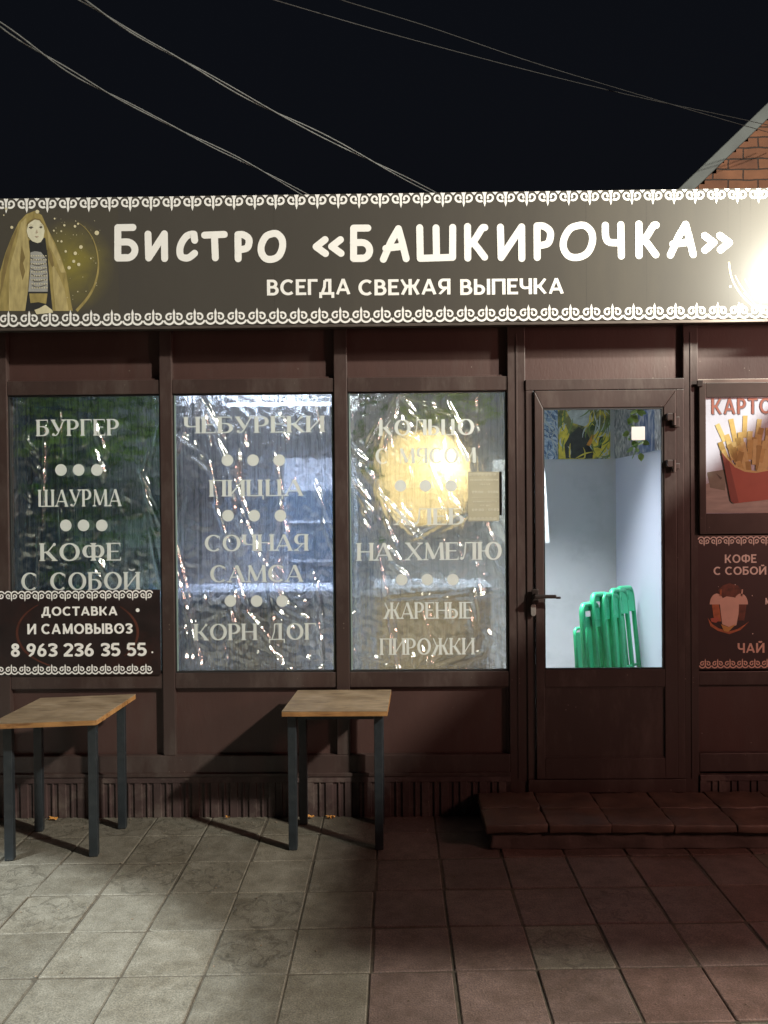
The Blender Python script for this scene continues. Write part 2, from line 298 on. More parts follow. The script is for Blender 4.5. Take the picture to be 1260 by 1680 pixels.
COMIC = {   # rounded hand-drawn capitals in their own boxes (0..1, 0..1)
 'Б': [[(.88, .97), (.12, .97), (.10, .03), (.55, .03)], 'bowl'],
 'И': [[(.1, .95), (.12, .05), (.9, .95), (.9, .02)]],
 'С': [[(.94, .70), (.90, .94)], [(.90, .94), (.70, .93), (.45, .85), (.2, .62), (.08, .36), (.12, .12), (.32, .03), (.6, .04), (.92, .2)]],
 'Т': [[(.06, .93), (.94, .95)], [(.50, .94), (.53, .03)]],
 'Р': [[(.12, .95), (.12, .02)], [(.12, .95), (.5, .94), (.85, .80), (.88, .6), (.7, .42), (.14, .36)]],
 'О': [[(.58, .97), (.28, .88), (.08, .6), (.05, .3), (.22, .06), (.52, .02), (.80, .15), (.95, .45), (.93, .75), (.75, .94), (.58, .97)]],
 'А': [[(.07, .02), (.38, .58), (.66, .97), (.80, .55), (.95, .03)], [(.17, .36), (.82, .42)]],
 'Ш': [[(.05, .97), (.06, .03), (.95, .05), (.96, .97)], [(.50, .96), (.51, .04)]],
 'К': [[(.1, .97), (.1, .02)], [(.92, .93), (.78, .90), (.45, .58), (.14, .40)], [(.32, .52), (.6, .3), (.9, .04)]],
 'Ч': [[(.1, .95), (.12, .6), (.3, .44), (.85, .42)], [(.86, .96), (.88, .02)]],
 '«': [[(.37, .95), (.02, .5), (.38, .05)], [(.96, .93), (.62, .5), (.98, .05)]],
 '»': [[(.03, .97), (.38, .52), (.04, .05)], [(.62, .97), (.98, .50), (.64, .05)]],
}
def catmull(p, k=6):
    o = []
    for i in range(len(p)-1):
        a, b, c, d = Vector(p[max(i-1, 0)]), Vector(p[i]), Vector(p[i+1]), Vector(p[min(i+2, len(p)-1)])
        for j in range(k):
            t = j/k; o.append(.5*((2*b)+(c-a)*t+(2*a-5*b+4*c-d)*t*t+(-a+3*b-3*c+d)*t*t*t))
    o.append(Vector(p[-1])); return o
class Pen:
    """collects flat strokes lying on the plane y = Y, each a hair in front of the last"""
    def __init__(s, Y): s.bm = bmesh.new(); s.y = Y; s.k = 0; s.hi = 24
    def lay(s): s.k += 1; return s.y - .00005*(s.k % s.hi)
    def ribbon(s, pts, wd, clip=None, roundc=False, closed=False):
        y = s.lay(); P = [Vector((p[0], p[1])) for p in pts]; n = len(P)
        if not isinstance(wd, (list, tuple)): wd = [wd]*n
        L, R = [], []
        for i in range(n):
            d0 = (P[i]-P[i-1]) if i > 0 else (P[-1]-P[-2] if closed else P[1]-P[0])
            d1 = (P[i+1]-P[i]) if i < n-1 else (P[1]-P[0] if closed else P[-1]-P[-2])
            d0 = d0.normalized() if d0.length > 1e-9 else d1.normalized(); d1 = d1.normalized() if d1.length > 1e-9 else d0
            d = d0+d1; d = d.normalized() if d.length > 1e-6 else d1
            m = 1/max(.5, d.dot(d1)); nn = Vector((-d.y, d.x))*wd[i]/2*m
            L.append(P[i]+nn); R.append(P[i]-nn)
        if clip:
            for q in L+R: q.y = min(clip[1], max(clip[0], q.y))
        vl = [s.bm.verts.new((q.x, y, q.y)) for q in L]; vr = [s.bm.verts.new((q.x, y, q.y)) for q in R]
        for i in range(n-1):
            try: s.bm.faces.new((vl[i], vr[i], vr[i+1], vl[i+1]))
            except Exception: pass
        if roundc:
            for q, ww in ((P[0], wd[0]), (P[-1], wd[-1])): disc(s.bm, q.x, q.y, ww/2, s.lay(), 18)
    def disc(s, x, z, r, sx=1.0, n=28): disc(s.bm, x, z, r, s.lay(), n, sx)
    def poly(s, pts): y = s.lay(); poly(s.bm, [(p[0], y, p[1]) for p in pts])
    def text(s, st, x0, x1, z0, z1, style='serif', thick=None, gap=None, space=.42, slant=0):
        t, n = {'serif': (.17, .06), 'sans': (.185, .165), 'edge': (.19, .05)}[style]
        if thick: t, n = thick, thick*(n/t)
        if gap is None: gap = .16 if style == 'serif' else .12
        gl = []; x = 0
        for c in st:
            if c == ' ': x += space; continue
            w_, g = glyph(c, t, n); gl.append((x, g)); x += w_+gap
        W = x-gap; H = z1-z0; kx = (x1-x0)/W
        tx = lambda p, ox: (x0+(ox+p[0]+slant*p[1])*kx, z0+p[1]*H)
        avg = (kx+H)/2
        for ox, g in gl:
            for kind, pts in g:
                if kind in 'TN':
                    P = [tx(p, ox) for p in pts]; wdt = (t if kind == 'T' else n)
                    dx = abs(P[-1][0]-P[0][0]); dz = abs(P[-1][1]-P[0][1]); q = dz/max(1e-9, math.hypot(dx, dz))
                    wd = wdt*(kx*q+H*(1-q)); up = max(p[1] for p in pts); lo = min(p[1] for p in pts)
                    s.ribbon(P, wd, clip=(z0+min(0, lo)*H, z0+max(1, up)*H) if up <= 1 else None)
                elif kind == 'C':
                    P = [tx(p, ox) for p in pts]; wd = []
                    for i in range(len(P)):
                        u = Vector(P[min(i+1, len(P)-1)])-Vector(P[max(i-1, 0)])
                        if pts[0] == pts[-1] or (Vector(P[0])-Vector(P[-1])).length < 1e-6:
                            u = Vector(P[(i+1) % (len(P)-1)])-Vector(P[(i-1) % (len(P)-1)])
                        q = abs(u.y)/max(1e-9, u.length); wd.append((n+(t-n)*q**1.3)*(kx*q+H*(1-q)))
                    s.ribbon(P, wd, closed=(Vector(P[0])-Vector(P[-1])).length < 1e-6)
                elif kind == 'S' and style == 'serif':
                    p = pts[0]; X, Z = tx(p, ox); h = .13*kx; e = .045*H; sg = 1 if p[1] < .5 else -1
                    s.poly([(X-h, Z), (X-h, Z+sg*e), (X-h*.35, Z+sg*e*1.9), (X+h*.35, Z+sg*e*1.9), (X+h, Z+sg*e), (X+h, Z)])
                elif kind == 'E' and style == 'serif':
                    p = pts[0]; X, Z = tx(p, ox); s.poly([(X-.05*kx, Z), (X+.01*kx, Z), (X+.01*kx, Z+p[2]*.24*H), (X-.03*kx, Z+p[2]*.12*H)])
                elif kind == 'D' and style == 'serif':
                    X, Z = tx(pts[0], ox); s.disc(X, Z, .075*avg)
    def comic(s, c, x0, x1, z0, z1, wd):
        h = wd/2; X = lambda u: x0+h+(x1-x0-wd)*u; Z = lambda v: z0+h+(z1-z0-wd)*v
        for st in COMIC[c]:
            if st == 'bowl':
                s.ribbon([(X(.1), Z(.52))]+[(X(.55+.42*math.cos(a)), Z(.27+.25*math.sin(a))) for a in [RAD(90-i*15) for i in range(13)]]+[(X(.1), Z(.02))], wd, roundc=True); continue
            pts = [(X(u), Z(v)) for u, v in st]
            if c in 'СОРКЧ' and len(pts) > 3:
                pts = [tuple(q) for q in catmull(pts)]
                s.ribbon(pts, wd, roundc=True)
            else:
                for a, b in zip(pts, pts[1:]): s.ribbon([a, b], wd, roundc=True)
    def curl_strip(s, x0, x1, z, pitch, up, scallop, k=1.0, spike=.34, off=0):
        """row of paired ram's-horn curls; up=+1 spikes point up"""
        x = x0+off
        while x < x1:
            for sd in (-1, 1):
                cx = x+sd*.235*pitch; pts = []; kk = .96 if scallop else 1.06; zc = z+up*(.045*pitch if scallop else 0)
                for i in range(26):
                    f = i/25; a = RAD(-130+f*325); r = pitch*kk*(.190-.110*f)
                    pts.append((cx+sd*r*math.cos(a), zc-up*r*math.sin(a)))
                s.ribbon(pts, [pitch*kk*(.100-.028*i/25) for i in range(26)])
                s.disc(pts[-1][0], pts[-1][1], pitch*.056*kk, n=14)
                if scallop:
                    s.ribbon([(cx+.245*pitch*math.cos(RAD(q)), z-up*(.04*pitch-.25*pitch*math.sin(RAD(q)))*1) for q in range(195, 346, 10)] if up > 0 else
                             [(cx+.245*pitch*math.cos(RAD(q)), z+(.04*pitch-.25*pitch*math.sin(RAD(q)))) for q in range(195, 346, 10)], pitch*.095)
            h = pitch*.2
            s.poly([(x-pitch*.05, z-up*h*.9), (x+pitch*.05, z-up*h*.9), (x+pitch*.045, z+up*h), (x-pitch*.045, z+up*h)] if scallop else
                   [(x-pitch*.11, z-up*h*1.25), (x+pitch*.11, z-up*h*1.25), (x+pitch*.05, z-up*h*.3), (x+pitch*.05, z+up*h), (x-pitch*.05, z+up*h), (x-pitch*.05, z-up*h*.3)])
            s.poly([(x-pitch*.055, z+up*h*.8), (x-pitch*.06, z+up*h*1.3), (x, z+up*(h+pitch*spike*.75)), (x+pitch*.06, z+up*h*1.3), (x+pitch*.055, z+up*h*.8)])
            if not scallop:
                q = x+pitch/2; s.poly([(q-pitch*.13, z-up*h*1.25), (q+pitch*.13, z-up*h*1.25), (q, z-up*h*.55)])
            x += pitch
    def obj(s, name, mat, parent, **k): return obj(name, s.bm, mat, parent, **k)
def pxbox(x0, x1, ya, yb, Y):        # pixel box on plane Y -> world x0,x1,z0,z1
    ym = (ya+yb)/2; xm = (x0+x1)/2
    return at(x0, ym, Y).x, at(x1, ym, Y).x, at(xm, yb, Y).z, at(xm, ya, Y).z

# ------------------------------------------------------------------ ground
def tile_mat():
    m, t, b, N, L = newmat('paving_tile')
    tc = N.new('ShaderNodeTexCoord'); at1 = N.new('ShaderNodeAttribute'); at1.attribute_name = 'tint'
    uv = N.new('ShaderNodeUVMap')
    n1 = N.new('ShaderNodeTexNoise'); n1.inputs['Scale'].default_value = 13; n1.inputs['Detail'].default_value = 11; n1.inputs['Roughness'].default_value = .65; L.new(tc.outputs['Object'], n1.inputs['Vector'])
    n2 = N.new('ShaderNodeTexNoise'); n2.inputs['Scale'].default_value = 170; n2.inputs['Detail'].default_value = 3; L.new(tc.outputs['Object'], n2.inputs['Vector'])
    r1 = N.new('ShaderNodeValToRGB'); r1.color_ramp.elements[0].position = .3; r1.color_ramp.elements[0].color = (.62, .60, .56, 1); r1.color_ramp.elements[1].position = .7; r1.color_ramp.elements[1].color = (1.1, 1.1, 1.1, 1); L.new(n1.outputs[0], r1.inputs[0])
    r2 = N.new('ShaderNodeValToRGB'); r2.color_ramp.elements[0].position = .3; r2.color_ramp.elements[0].color = (.55, .55, .55, 1); r2.color_ramp.elements[1].position = .7; r2.color_ramp.elements[1].color = (1.28, 1.28, 1.28, 1); L.new(n2.outputs[0], r2.inputs[0])
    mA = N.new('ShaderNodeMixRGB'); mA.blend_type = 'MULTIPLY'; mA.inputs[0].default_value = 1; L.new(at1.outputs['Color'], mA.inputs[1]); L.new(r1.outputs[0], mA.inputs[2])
    mB = N.new('ShaderNodeMixRGB'); mB.blend_type = 'MULTIPLY'; mB.inputs[0].default_value = 1; L.new(mA.outputs[0], mB.inputs[1]); L.new(r2.outputs[0], mB.inputs[2])
    # embossed rosette on some tiles: petals from uv
    def ma(op, *v):
        q = N.new('ShaderNodeMath'); q.operation = op
        for i, k in enumerate(v):
            if hasattr(k, 'links'): L.new(k, q.inputs[i])
            else: q.inputs[i].default_value = k
        return q.outputs[0]
    sp = N.new('ShaderNodeSeparateXYZ'); L.new(uv.outputs[0], sp.inputs[0])
    wz = N.new('ShaderNodeTexNoise'); wz.inputs['Scale'].default_value = 11; wz.inputs['Detail'].default_value = 4; L.new(tc.outputs['Object'], wz.inputs['Vector'])
    sw = N.new('ShaderNodeSeparateXYZ'); L.new(wz.outputs['Color'], sw.inputs[0])
    u = ma('ADD', ma('SUBTRACT', sp.outputs[0], .5), ma('MULTIPLY', ma('SUBTRACT', sw.outputs[0], .5), .24)); v = ma('ADD', ma('SUBTRACT', sp.outputs[1], .5), ma('MULTIPLY', ma('SUBTRACT', sw.outputs[1], .5), .24))
    rr = ma('SQRT', ma('ADD', ma('MULTIPLY', u, u), ma('MULTIPLY', v, v))); an = ma('ARCTAN2', v, u)
    pet = ma('MULTIPLY', ma('ABSOLUTE', ma('SINE', ma('MULTIPLY', an, 4.0))), .19)
    p1 = ma('LESS_THAN', ma('ABSOLUTE', ma('SUBTRACT', rr, ma('ADD', pet, .14))), .028)
    pet2 = ma('MULTIPLY', ma('ABSOLUTE', ma('COSINE', ma('MULTIPLY', an, 2.0))), .16)
    p2 = ma('LESS_THAN', ma('ABSOLUTE', ma('SUBTRACT', rr, ma('ADD', pet2, .30))), .03)
    p3 = ma('LESS_THAN', rr, .06)
    pat = ma('MAXIMUM', ma('MAXIMUM', p1, p2), p3)
    a2 = N.new('ShaderNodeAttribute'); a2.attribute_name = 'floral'; L_f = a2.outputs['Fac']
    g1 = ma('LESS_THAN', ma('ABSOLUTE', ma('SUBTRACT', ma('FRACT', ma('MULTIPLY', sp.outputs[0], 3.0)), .5)), .03)
    g2 = ma('LESS_THAN', ma('ABSOLUTE', ma('SUBTRACT', ma('FRACT', ma('MULTIPLY', sp.outputs[1], 2.0)), .5)), .02)
    a3 = N.new('ShaderNodeAttribute'); a3.attribute_name = 'grid'
    grd = ma('MULTIPLY', ma('MAXIMUM', g1, g2), a3.outputs['Fac'])
    wear = N.new('ShaderNodeTexNoise'); wear.inputs['Scale'].default_value = 16; wear.inputs['Detail'].default_value = 5; L.new(tc.outputs['Object'], wear.inputs['Vector'])
    rw = N.new('ShaderNodeValToRGB'); rw.color_ramp.elements[0].position = .40; rw.color_ramp.elements[1].position = .52; L.new(wear.outputs[0], rw.inputs[0])
    h = ma('MULTIPLY', ma('MULTIPLY', pat, L_f), rw.outputs[0])
    mD = N.new('ShaderNodeMixRGB'); mD.blend_type = 'MULTIPLY'; mD.inputs[2].default_value = (.50, .48, .45, 1); L.new(ma('MULTIPLY', h, .62), mD.inputs[0]); L.new(mB.outputs[0], mD.inputs[1])
    st = N.new('ShaderNodeTexNoise'); st.inputs['Scale'].default_value = 2.3; st.inputs['Detail'].default_value = 8; st.inputs['Roughness'].default_value = .7; L.new(tc.outputs['Object'], st.inputs['Vector'])
    rs_ = N.new('ShaderNodeValToRGB'); rs_.color_ramp.elements[0].position = .36; rs_.color_ramp.elements[0].color = (.66, .62, .56, 1); rs_.color_ramp.elements[1].position = .56; rs_.color_ramp.elements[1].color = (1, 1, 1, 1); L.new(st.outputs[0], rs_.inputs[0])
    mE = N.new('ShaderNodeMixRGB'); mE.blend_type = 'MULTIPLY'; mE.inputs[0].default_value = 1; L.new(mD.outputs[0], mE.inputs[1]); L.new(rs_.outputs[0], mE.inputs[2])
    L.new(mE.outputs[0], b.inputs['Base Color']); b.inputs['Roughness'].default_value = .72
    hh = ma('SUBTRACT', ma('ADD', ma('MULTIPLY', n2.outputs[0], .9), ma('MULTIPLY', n1.outputs[0], .9)), ma('ADD', ma('MULTIPLY', h, 1.6), ma('MULTIPLY', grd, .35)))
    bp = N.new('ShaderNodeBump'); bp.inputs['Strength'].default_value = .55; bp.inputs['Distance'].default_value = .004; L.new(hh, bp.inputs['Height']); L.new(bp.outputs[0], b.inputs['Normal'])
    return m
m_tile = tile_mat()
m_joint = M('joint_sand', (.055, .044, .030), .95, var=.35, scale=30, bump=.6, bscale=150)
g = bmesh.new(); poly(g, [(-60, -60, -.0042), (60, -60, -.0042), (60, 60, -.0042), (-60, 60, -.0042)])
tag(obj('ground', g, m_joint, origin=(0, 0, -.012)), kind='structure')
g = bmesh.new(); uvl = g.loops.layers.uv.new('UVMap')
tl = g.verts.layers.float_color.new('tint'); fl = g.verts.layers.float.new('floral'); gd = g.verts.layers.float.new('grid')
PX, PY = .3005, .3235
XS = -.093; YS = .0875
rt = random.Random(11)
floral_cells = set()
for i in range(-19, 26):
    for j in range(0, 24):
        x0 = XS + i*PX; y1 = YS - .008 - j*PY + .0
        # rows run a touch out of parallel with the shopfront
        ya = lambda x, yy: yy + .030*(x)
        x0 += rt.uniform(-.0035, .0035); y1 += rt.uniform(-.0025, .0025)
        x1 = x0+PX; y0 = y1-PY; gp = rt.uniform(.0012, .0048)
        hgt = rt.uniform(-.0015, .0015); tx = rt.uniform(-.0018, .0018); ty = rt.uniform(-.0018, .0018)
        cx, cy = (x0+x1)/2, (y0+y1)/2
        q = rt.random(); base = rt.uniform(.85, 1.10); tone = rt.random()
        red = cx > -.1  # redder tint on this side imitates the reddish light in the shade
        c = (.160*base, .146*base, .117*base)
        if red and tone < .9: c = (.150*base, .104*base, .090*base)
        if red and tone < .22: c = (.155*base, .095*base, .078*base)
        if i == -7 and j == 3: c = (.26, .12, .10)
        flo = 1.0 if ((cx < -.25 and cy > -1.35 and q < .62) or q < .06) else 0.0
        grid = 1.0 if (flo == 0 and rt.random() < .5) else 0.0
        def V(px, py, dz):
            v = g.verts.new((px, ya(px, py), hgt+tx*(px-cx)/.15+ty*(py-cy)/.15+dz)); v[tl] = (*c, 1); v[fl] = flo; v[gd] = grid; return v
        cr = [rt.choice((.003, .004, .005, .007)) if rt.random() < .95 else .018 for _ in range(4)]
        def ring(e, dz, r=.006):
            ra, rb, rc_, rd = cr; X0, X1, Y0, Y1 = x0+e, x1-e, y0+e, y1-e
            return [V(X0+ra, Y0, dz), V(X1-rb, Y0, dz), V(X1, Y0+rb*.7, dz), V(X1, Y1-rc_, dz), V(X1-rc_*.8, Y1, dz), V(X0+rd, Y1, dz), V(X0, Y1-rd*.7, dz), V(X0, Y0+ra*.8, dz)]
        r0 = ring(gp, -.010); r1 = ring(gp+.001, -.003); r2 = ring(gp+.005, 0.0)
        fs = []
        for a, b in ((r0, r1), (r1, r2)):
            for k in range(8): fs.append(g.faces.new((a[k], a[(k+1) % 8], b[(k+1) % 8], b[k])))
        fs.append(g.faces.new(r2))
        for f in fs:
            for l in f.loops: l[uvl].uv = ((l.vert.co.x-x0)/PX, (l.vert.co.y-ya(l.vert.co.x, y0))/PY)
tag(obj('pavement', g, m_tile, origin=(0, 0, 0)), kind='structure')

# ------------------------------------------------------------------ kiosk
K = thing('bistro_kiosk', 'brown panelled bistro kiosk with three letter covered windows and a half glazed door', 'kiosk', (0, 1.3, 0))
ZT0, ZT1, ZS0, ZS1, ZB0, ZB1 = 2.302, 2.378, .700, .783, .235, .335
posts = [(-2.16, -2.095), (-1.262, -1.195), (-.316, -.245), (.620, .716), (1.562, 1.640)]
def shopfront():
    for i, (a, b) in enumerate(posts):
        z0 = .235 if i < 3 else .0
        bm = bx(a, b, -.012, .07, ZB1 if i < 3 else .03, 3.28, bev=.004)
        obj('mullion', bm, m_frame, K)
        if i >= 3:     # thin second profile line on the wide posts
            box_ = bx((a+b)/2-.004, (a+b)/2+.004, -.016, -.0115, .2, 2.6, bev=.001); obj('cover_strip', box_, m_frame, K)
    spans = [(-3.6, -2.16), (-2.095, -1.262), (-1.195, -.316), (-.245, .620)]
    for i, (a, b) in enumerate(spans):
        obj('rail', bx(a, b, -.006, .06, ZT0, ZT1, bev=.004), m_frame, K)
        obj('rail', bx(a, b, -.006, .06, ZS0, ZS1, bev=.004), m_frame, K)
        # recessed panels with a light bead
        bm = bmesh.new(); box(bm, a, b, .026, .05, ZT1, 3.2); box(bm, a, b, .012, .026, ZT1, ZT1+.010, .002); obj('wall_panel', bm, m_panel, K)
        bm = bmesh.new(); box(bm, a, b, .022, .05, ZB1, ZS0); box(bm, a, b, .008, .022, ZS0-.010, ZS0, .002); box(bm, b-.012, b, .008, .022, ZB1, ZS0-.010, .002)
        obj('wall_panel', bm, m_panel, K)
        if i > 1:
            bm = bmesh.new(); box(bm, a+.0085, a+.0155, .006, .0115, ZS1+.009, ZT0-.009); box(bm, b-.0155, b-.0085, .006, .0115, ZS1+.009, ZT0-.009); obj('glimmer_edge', bm, m_glimmer, K)  # pale glass edges, with the film's glimmer there put into the colour
        # dark gasket lines round the glass
        if i > 0:
            bm = bmesh.new(); z0, z1 = ZS1, ZT0
            for q in ((a, a+.008, z0, z1), (b-.008, b, z0, z1), (a+.008, b-.008, z1-.008, z1), (a+.008, b-.008, z0, z0+.008)): box(bm, q[0], q[1], .004, .03, q[2], q[3])
            obj('gasket', bm, m_gasket, K)
    obj('rail', bx(-3.6, .620, -.014, .06, ZB0, ZB1, bev=.005), m_frame, K)
    bm = bmesh.new(); box(bm, -3.6, .62, -.030, -.014, ZB0-.014, ZB0+.006, .003); obj('drip_ledge', bm, m_frame, K)
    # ribbed plinth
    bm = bmesh.new(); x = -3.6
    prof = [(0, 0), (.034, 0), (.037, .008), (.062, .008), (.065, 0), (.072, 0), (.075, .008), (.098, .008), (.101, 0)]
    def plinth(xa, xb):
        x = xa; L = []
        while x < xb:
            for dx, dy in prof: L.append((x+dx, -.022+dy))
            x += .104
        L = [p for p in L if p[0] <= xb]+[(xb, -.022)]
        z0, z1 = .0, .188
        lo = [bm.verts.new((p[0], p[1], z0)) for p in L]; hi = [bm.verts.new((p[0], p[1], z1)) for p in L]
        for k in range(len(L)-1): bm.faces.new((lo[k], lo[k+1], hi[k+1], hi[k]))
        box(bm, xa, xb, -.024, .03, z1, .221, .003)
    plinth(-3.6, .62); obj('plinth', bm, m_plinth, K)
    # door side and right side
    bm = bmesh.new(); plinth(1.64, 3.2); obj('plinth', bm, m_plinth, K)
shopfront()
# right bay
obj('rail', bx(1.640, 3.2, -.006, .06, 2.325, 2.350, bev=.003), m_zinc, K)
obj('wall_panel', bx(1.640, 3.2, .026, .05, 2.352, 3.2), m_panel, K)
obj('rail', bx(1.640, 3.2, -.004, .06, .70, .775, bev=.004), m_frame, K)
obj('wall_panel', bx(1.640, 3.2, .022, .05, .335, .698), m_panel, K)
obj('rail', bx(1.640, 3.2, -.014, .06, .235, .335, bev=.004), m_frame, K)
obj('wall_panel', bx(1.640, 3.2, .02, .05, .775, 2.325), m_panel, K)
obj('base_wall', bx(-3.6, 3.2, .031, .068, .0, .33), m_panel, K)
# roof, back and sides, room
m_roof = M('roof_sheet', (.04, .04, .045), .6)
obj('roof', bx(-3.65, 3.25, -.02, 2.75, 3.29, 3.34), m_roof, K)
m_roomw = M('room_wall_grey', (.51, .52, .54), .7, var=.04, scale=2, dirt=(.40, .41, .42), dscale=2)
m_sidew = M('room_wall_white', (.58, .62, .73), .6, var=.03, scale=2)
m_ceil = M('ceiling_panel', (.7, .7, .7), .7)
obj('back_wall', bx(-3.6, 3.2, 2.45, 2.6, 0, 3.28), m_roomw, K)
obj('side_wall', bx(-3.62, -3.6+.001, .07, 2.45, 0, 3.28), m_roomw, K)
obj('side_wall', bx(3.2, 3.25, -.02, 2.6, 0, 3.28), m_roomw, K)
obj('partition_wall', bx(1.835, 1.87, .06, 2.449, .2, 2.619), m_sidew, K)
obj('ceiling', bx(-3.59, 1.834, .072, 2.449, 2.62, 2.65), m_ceil, K)
obj('room_floor', bx(-3.59, 3.19, .072, 2.449, .15, .2), m_concrete, K)
# header above glass towards the sign
obj('header', bx(-3.6, 3.2, -.150, -.013, 3.20, 3.285), m_dark, K)

# windows
WIN = [(-2.095, -1.262), (-1.195, -.316), (-.245, .620)]
LET = [
 [('БУРГЕР', 60, 195, 688, 715), ('ШАУРМА', 63, 199, 803, 831), ('КОФЕ', 66, 198, 891, 920), ('С СОБОЙ', 35, 229, 939, 968)],
 [('ЧЕБУРЕКИ', 302, 532, 683, 710), ('ПИЦЦА', 344, 497, 787, 814), ('СОЧНАЯ', 336, 505, 877, 904), ('САМСА', 345, 497, 927, 955), ('КОРН ДОГ', 319, 518, 1023, 1050)],
 [('КОЛЬЦО', 622, 778, 688, 714), ('С МЯСОМ', 616, 781, 735, 760), ('ХЛЕБ', 647, 761, 834, 861), ('НА ХМЕЛЮ', 586, 823, 890, 919), ('ЖАРЕНЫЕ', 630, 775, 988, 1015), ('ПИРОЖКИ', 624, 778, 1047, 1074)]]
DOTS = [[(771, 100, 129, 159), (862, 108, 137, 167)], [(755, 373, 415, 458), (846, 374, 417, 460), (986, 378, 421, 463)], [(797, 657, 698, 740), (951, 659, 701, 743)]]
for i, (a, b) in enumerate(WIN):
    w_ = obj('window', bx(a+.008, b-.008, .012, .020, ZS1+.008, ZT0-.008), m_glass, K)
    for s_, x0, x1, ya, yb in LET[i]:
        p = Pen(.0108)
        X0, X1, Z0, Z1 = pxbox(x0, x1, ya, yb, .0108)
        st = 'edge' if s_ in ('КОЛЬЦО', 'С МЯСОМ') else 'serif'
        p.text(s_, X0, X1, Z0, Z1, st, gap=.10 if i else .12, space=.55, slant=0)
        p.obj('lettering', m_wletter, w_)
    for y, *xs in DOTS[i]:
        p = Pen(.0108)
        for x in xs:
            q = at(x, y, .0108); p.disc(q.x, q.z, .0318 if i != 2 else .0315)
        p.obj('row_of_dots', m_wletter, w_)

# ------------------------------------------------------------------ plastic film behind the panes
def seg_d(px, pz, ax, az, bx_, bz):
    vx, vz = bx_-ax, bz-az; L2 = vx*vx+vz*vz; t = ((px-ax)*vx+(pz-az)*vz)/L2; tt = min(1, max(0, t))
    s = ((px-ax)*vz-(pz-az)*vx)/math.sqrt(L2)
    return math.hypot(px-ax-tt*vx, pz-az-tt*vz), s, tt
FOLDS = [
 [((75, 700), (60, 970), 4, .010), ((262, 700), (235, 775), 5, .02), ((235, 775), (262, 860), 5, .02), ((235, 775), (262, 950), 6, .02), ((100, 680), (100, 900), 5, .008)],
 [((333, 648), (378, 770), 7, .02), ((378, 770), (420, 900), 6, .018), ((420, 900), (465, 985), 6, .018), ((465, 985), (500, 1014), 5, .015), ((333, 648), (355, 830), 4, .012), ((355, 830), (405, 1000), 5, .012), ((405, 1000), (470, 1100), 7, .016),
  ((288, 885), (330, 1095), 5, .014), ((515, 650), (535, 820), 6, .012), ((333, 648), (290, 740), 5, .012), ((450, 740), (470, 880), 5, .012), ((290, 930), (318, 1095), 5, .012), ((455, 1000), (475, 1030), 8, .018), ((425, 1070), (475, 1102), 9, .02)],
 [((655, 648), (600, 730), 6, .015), ((655, 648), (625, 740), 6, .015), ((660, 648), (740, 680), 5, .014), ((660, 648), (690, 700), 5, .014), ((625, 810), (680, 880), 6, .02), ((680, 880), (765, 850), 7, .02), ((625, 810), (645, 890), 6, .018), ((660, 830), (690, 880), 5, .014),
  ((640, 980), (820, 975), 6, .012), ((620, 900), (650, 1100), 6, .014), ((800, 860), (825, 960), 6, .012), ((700, 985), (700, 1040), 6, .014), ((720, 1085), (790, 1075), 8, .016), ((590, 1075), (650, 1098), 8, .016)]]
for i, (a, b) in enumerate(WIN):
    bm = bmesh.new(); nx, nz = 210, 330; z0, z1 = ZS1-.02, ZT0+.03; Y = .052
    fw = []; rc = random.Random(40+i)
    for q in range((9, 17, 20)[i]):
        cxp = rc.uniform((10, 290, 578)[i], (258, 545, 825)[i]); cyp = rc.uniform(650, 1095); lb = 1 if cyp < 960 else 2.2
        ang = rc.gauss(1.35, .28) if cyp < 960 else rc.uniform(.0, 3.1); ln = rc.uniform(25, 120)/lb
        A = at(cxp, cyp, .052); B = at(cxp+ln*math.cos(ang), cyp+ln*math.sin(ang), .052); fw.append((A.x, A.z, B.x, B.z, rc.uniform(5.5, 12)/300, rc.uniform(.012, .024)))
    for (pa, pb, wd, am) in FOLDS[i]:
        A = at(*pa, Y); B = at(*pb, Y); fw.append((A.x, A.z, B.x, B.z, wd/300, am))
    gr = []
    for k in range(nz+1):
        row = []
        z = z0+(z1-z0)*k/nz
        for j in range(nx+1):
            x = a-.01+(b-a+.02)*j/nx; d = 0
            for ax, az, bx_, bz, wd, am in fw:
                if abs(x-(ax+bx_)/2) > .35+abs(ax-bx_)/2: continue
                r, s, tt = seg_d(x, z, ax, az, bx_, bz)
                if r < 4*wd: d -= am*math.exp(-(r/wd)**2)*(.6+.4*math.sin(s/wd*3+tt*9))
            v = Vector((x*9+i*7, 0, z*4)); low = max(0, 1.25-z)
            d += .010*noise.noise(v) + .004*noise.noise(Vector((x*40, i, z*3))) + .0035*noise.noise(Vector((x*30, 3+i, z*30)))*(1+3*low)
            d += .006*abs(noise.noise(Vector((x*14+z*7, 5+i, z*12-x*5))))*(1+1.5*low)
            row.append(bm.verts.new((x, Y+d, z)))
        gr.append(row)
    for k in range(nz):
        for j in range(nx): bm.faces.new((gr[k][j], gr[k][j+1], gr[k+1][j+1], gr[k+1][j]))
    tag(obj('plastic_film', bm, (m_film1, m_film, m_film2)[i], None, smooth=True),
        ['clear wrinkled plastic film hung behind the burger and coffee window', 'crumpled clear plastic film with a long diagonal fold behind the middle window', 'crumpled clear plastic film glowing yellow behind the window beside the door'][i], 'plastic film', 'plastic films inside the windows')

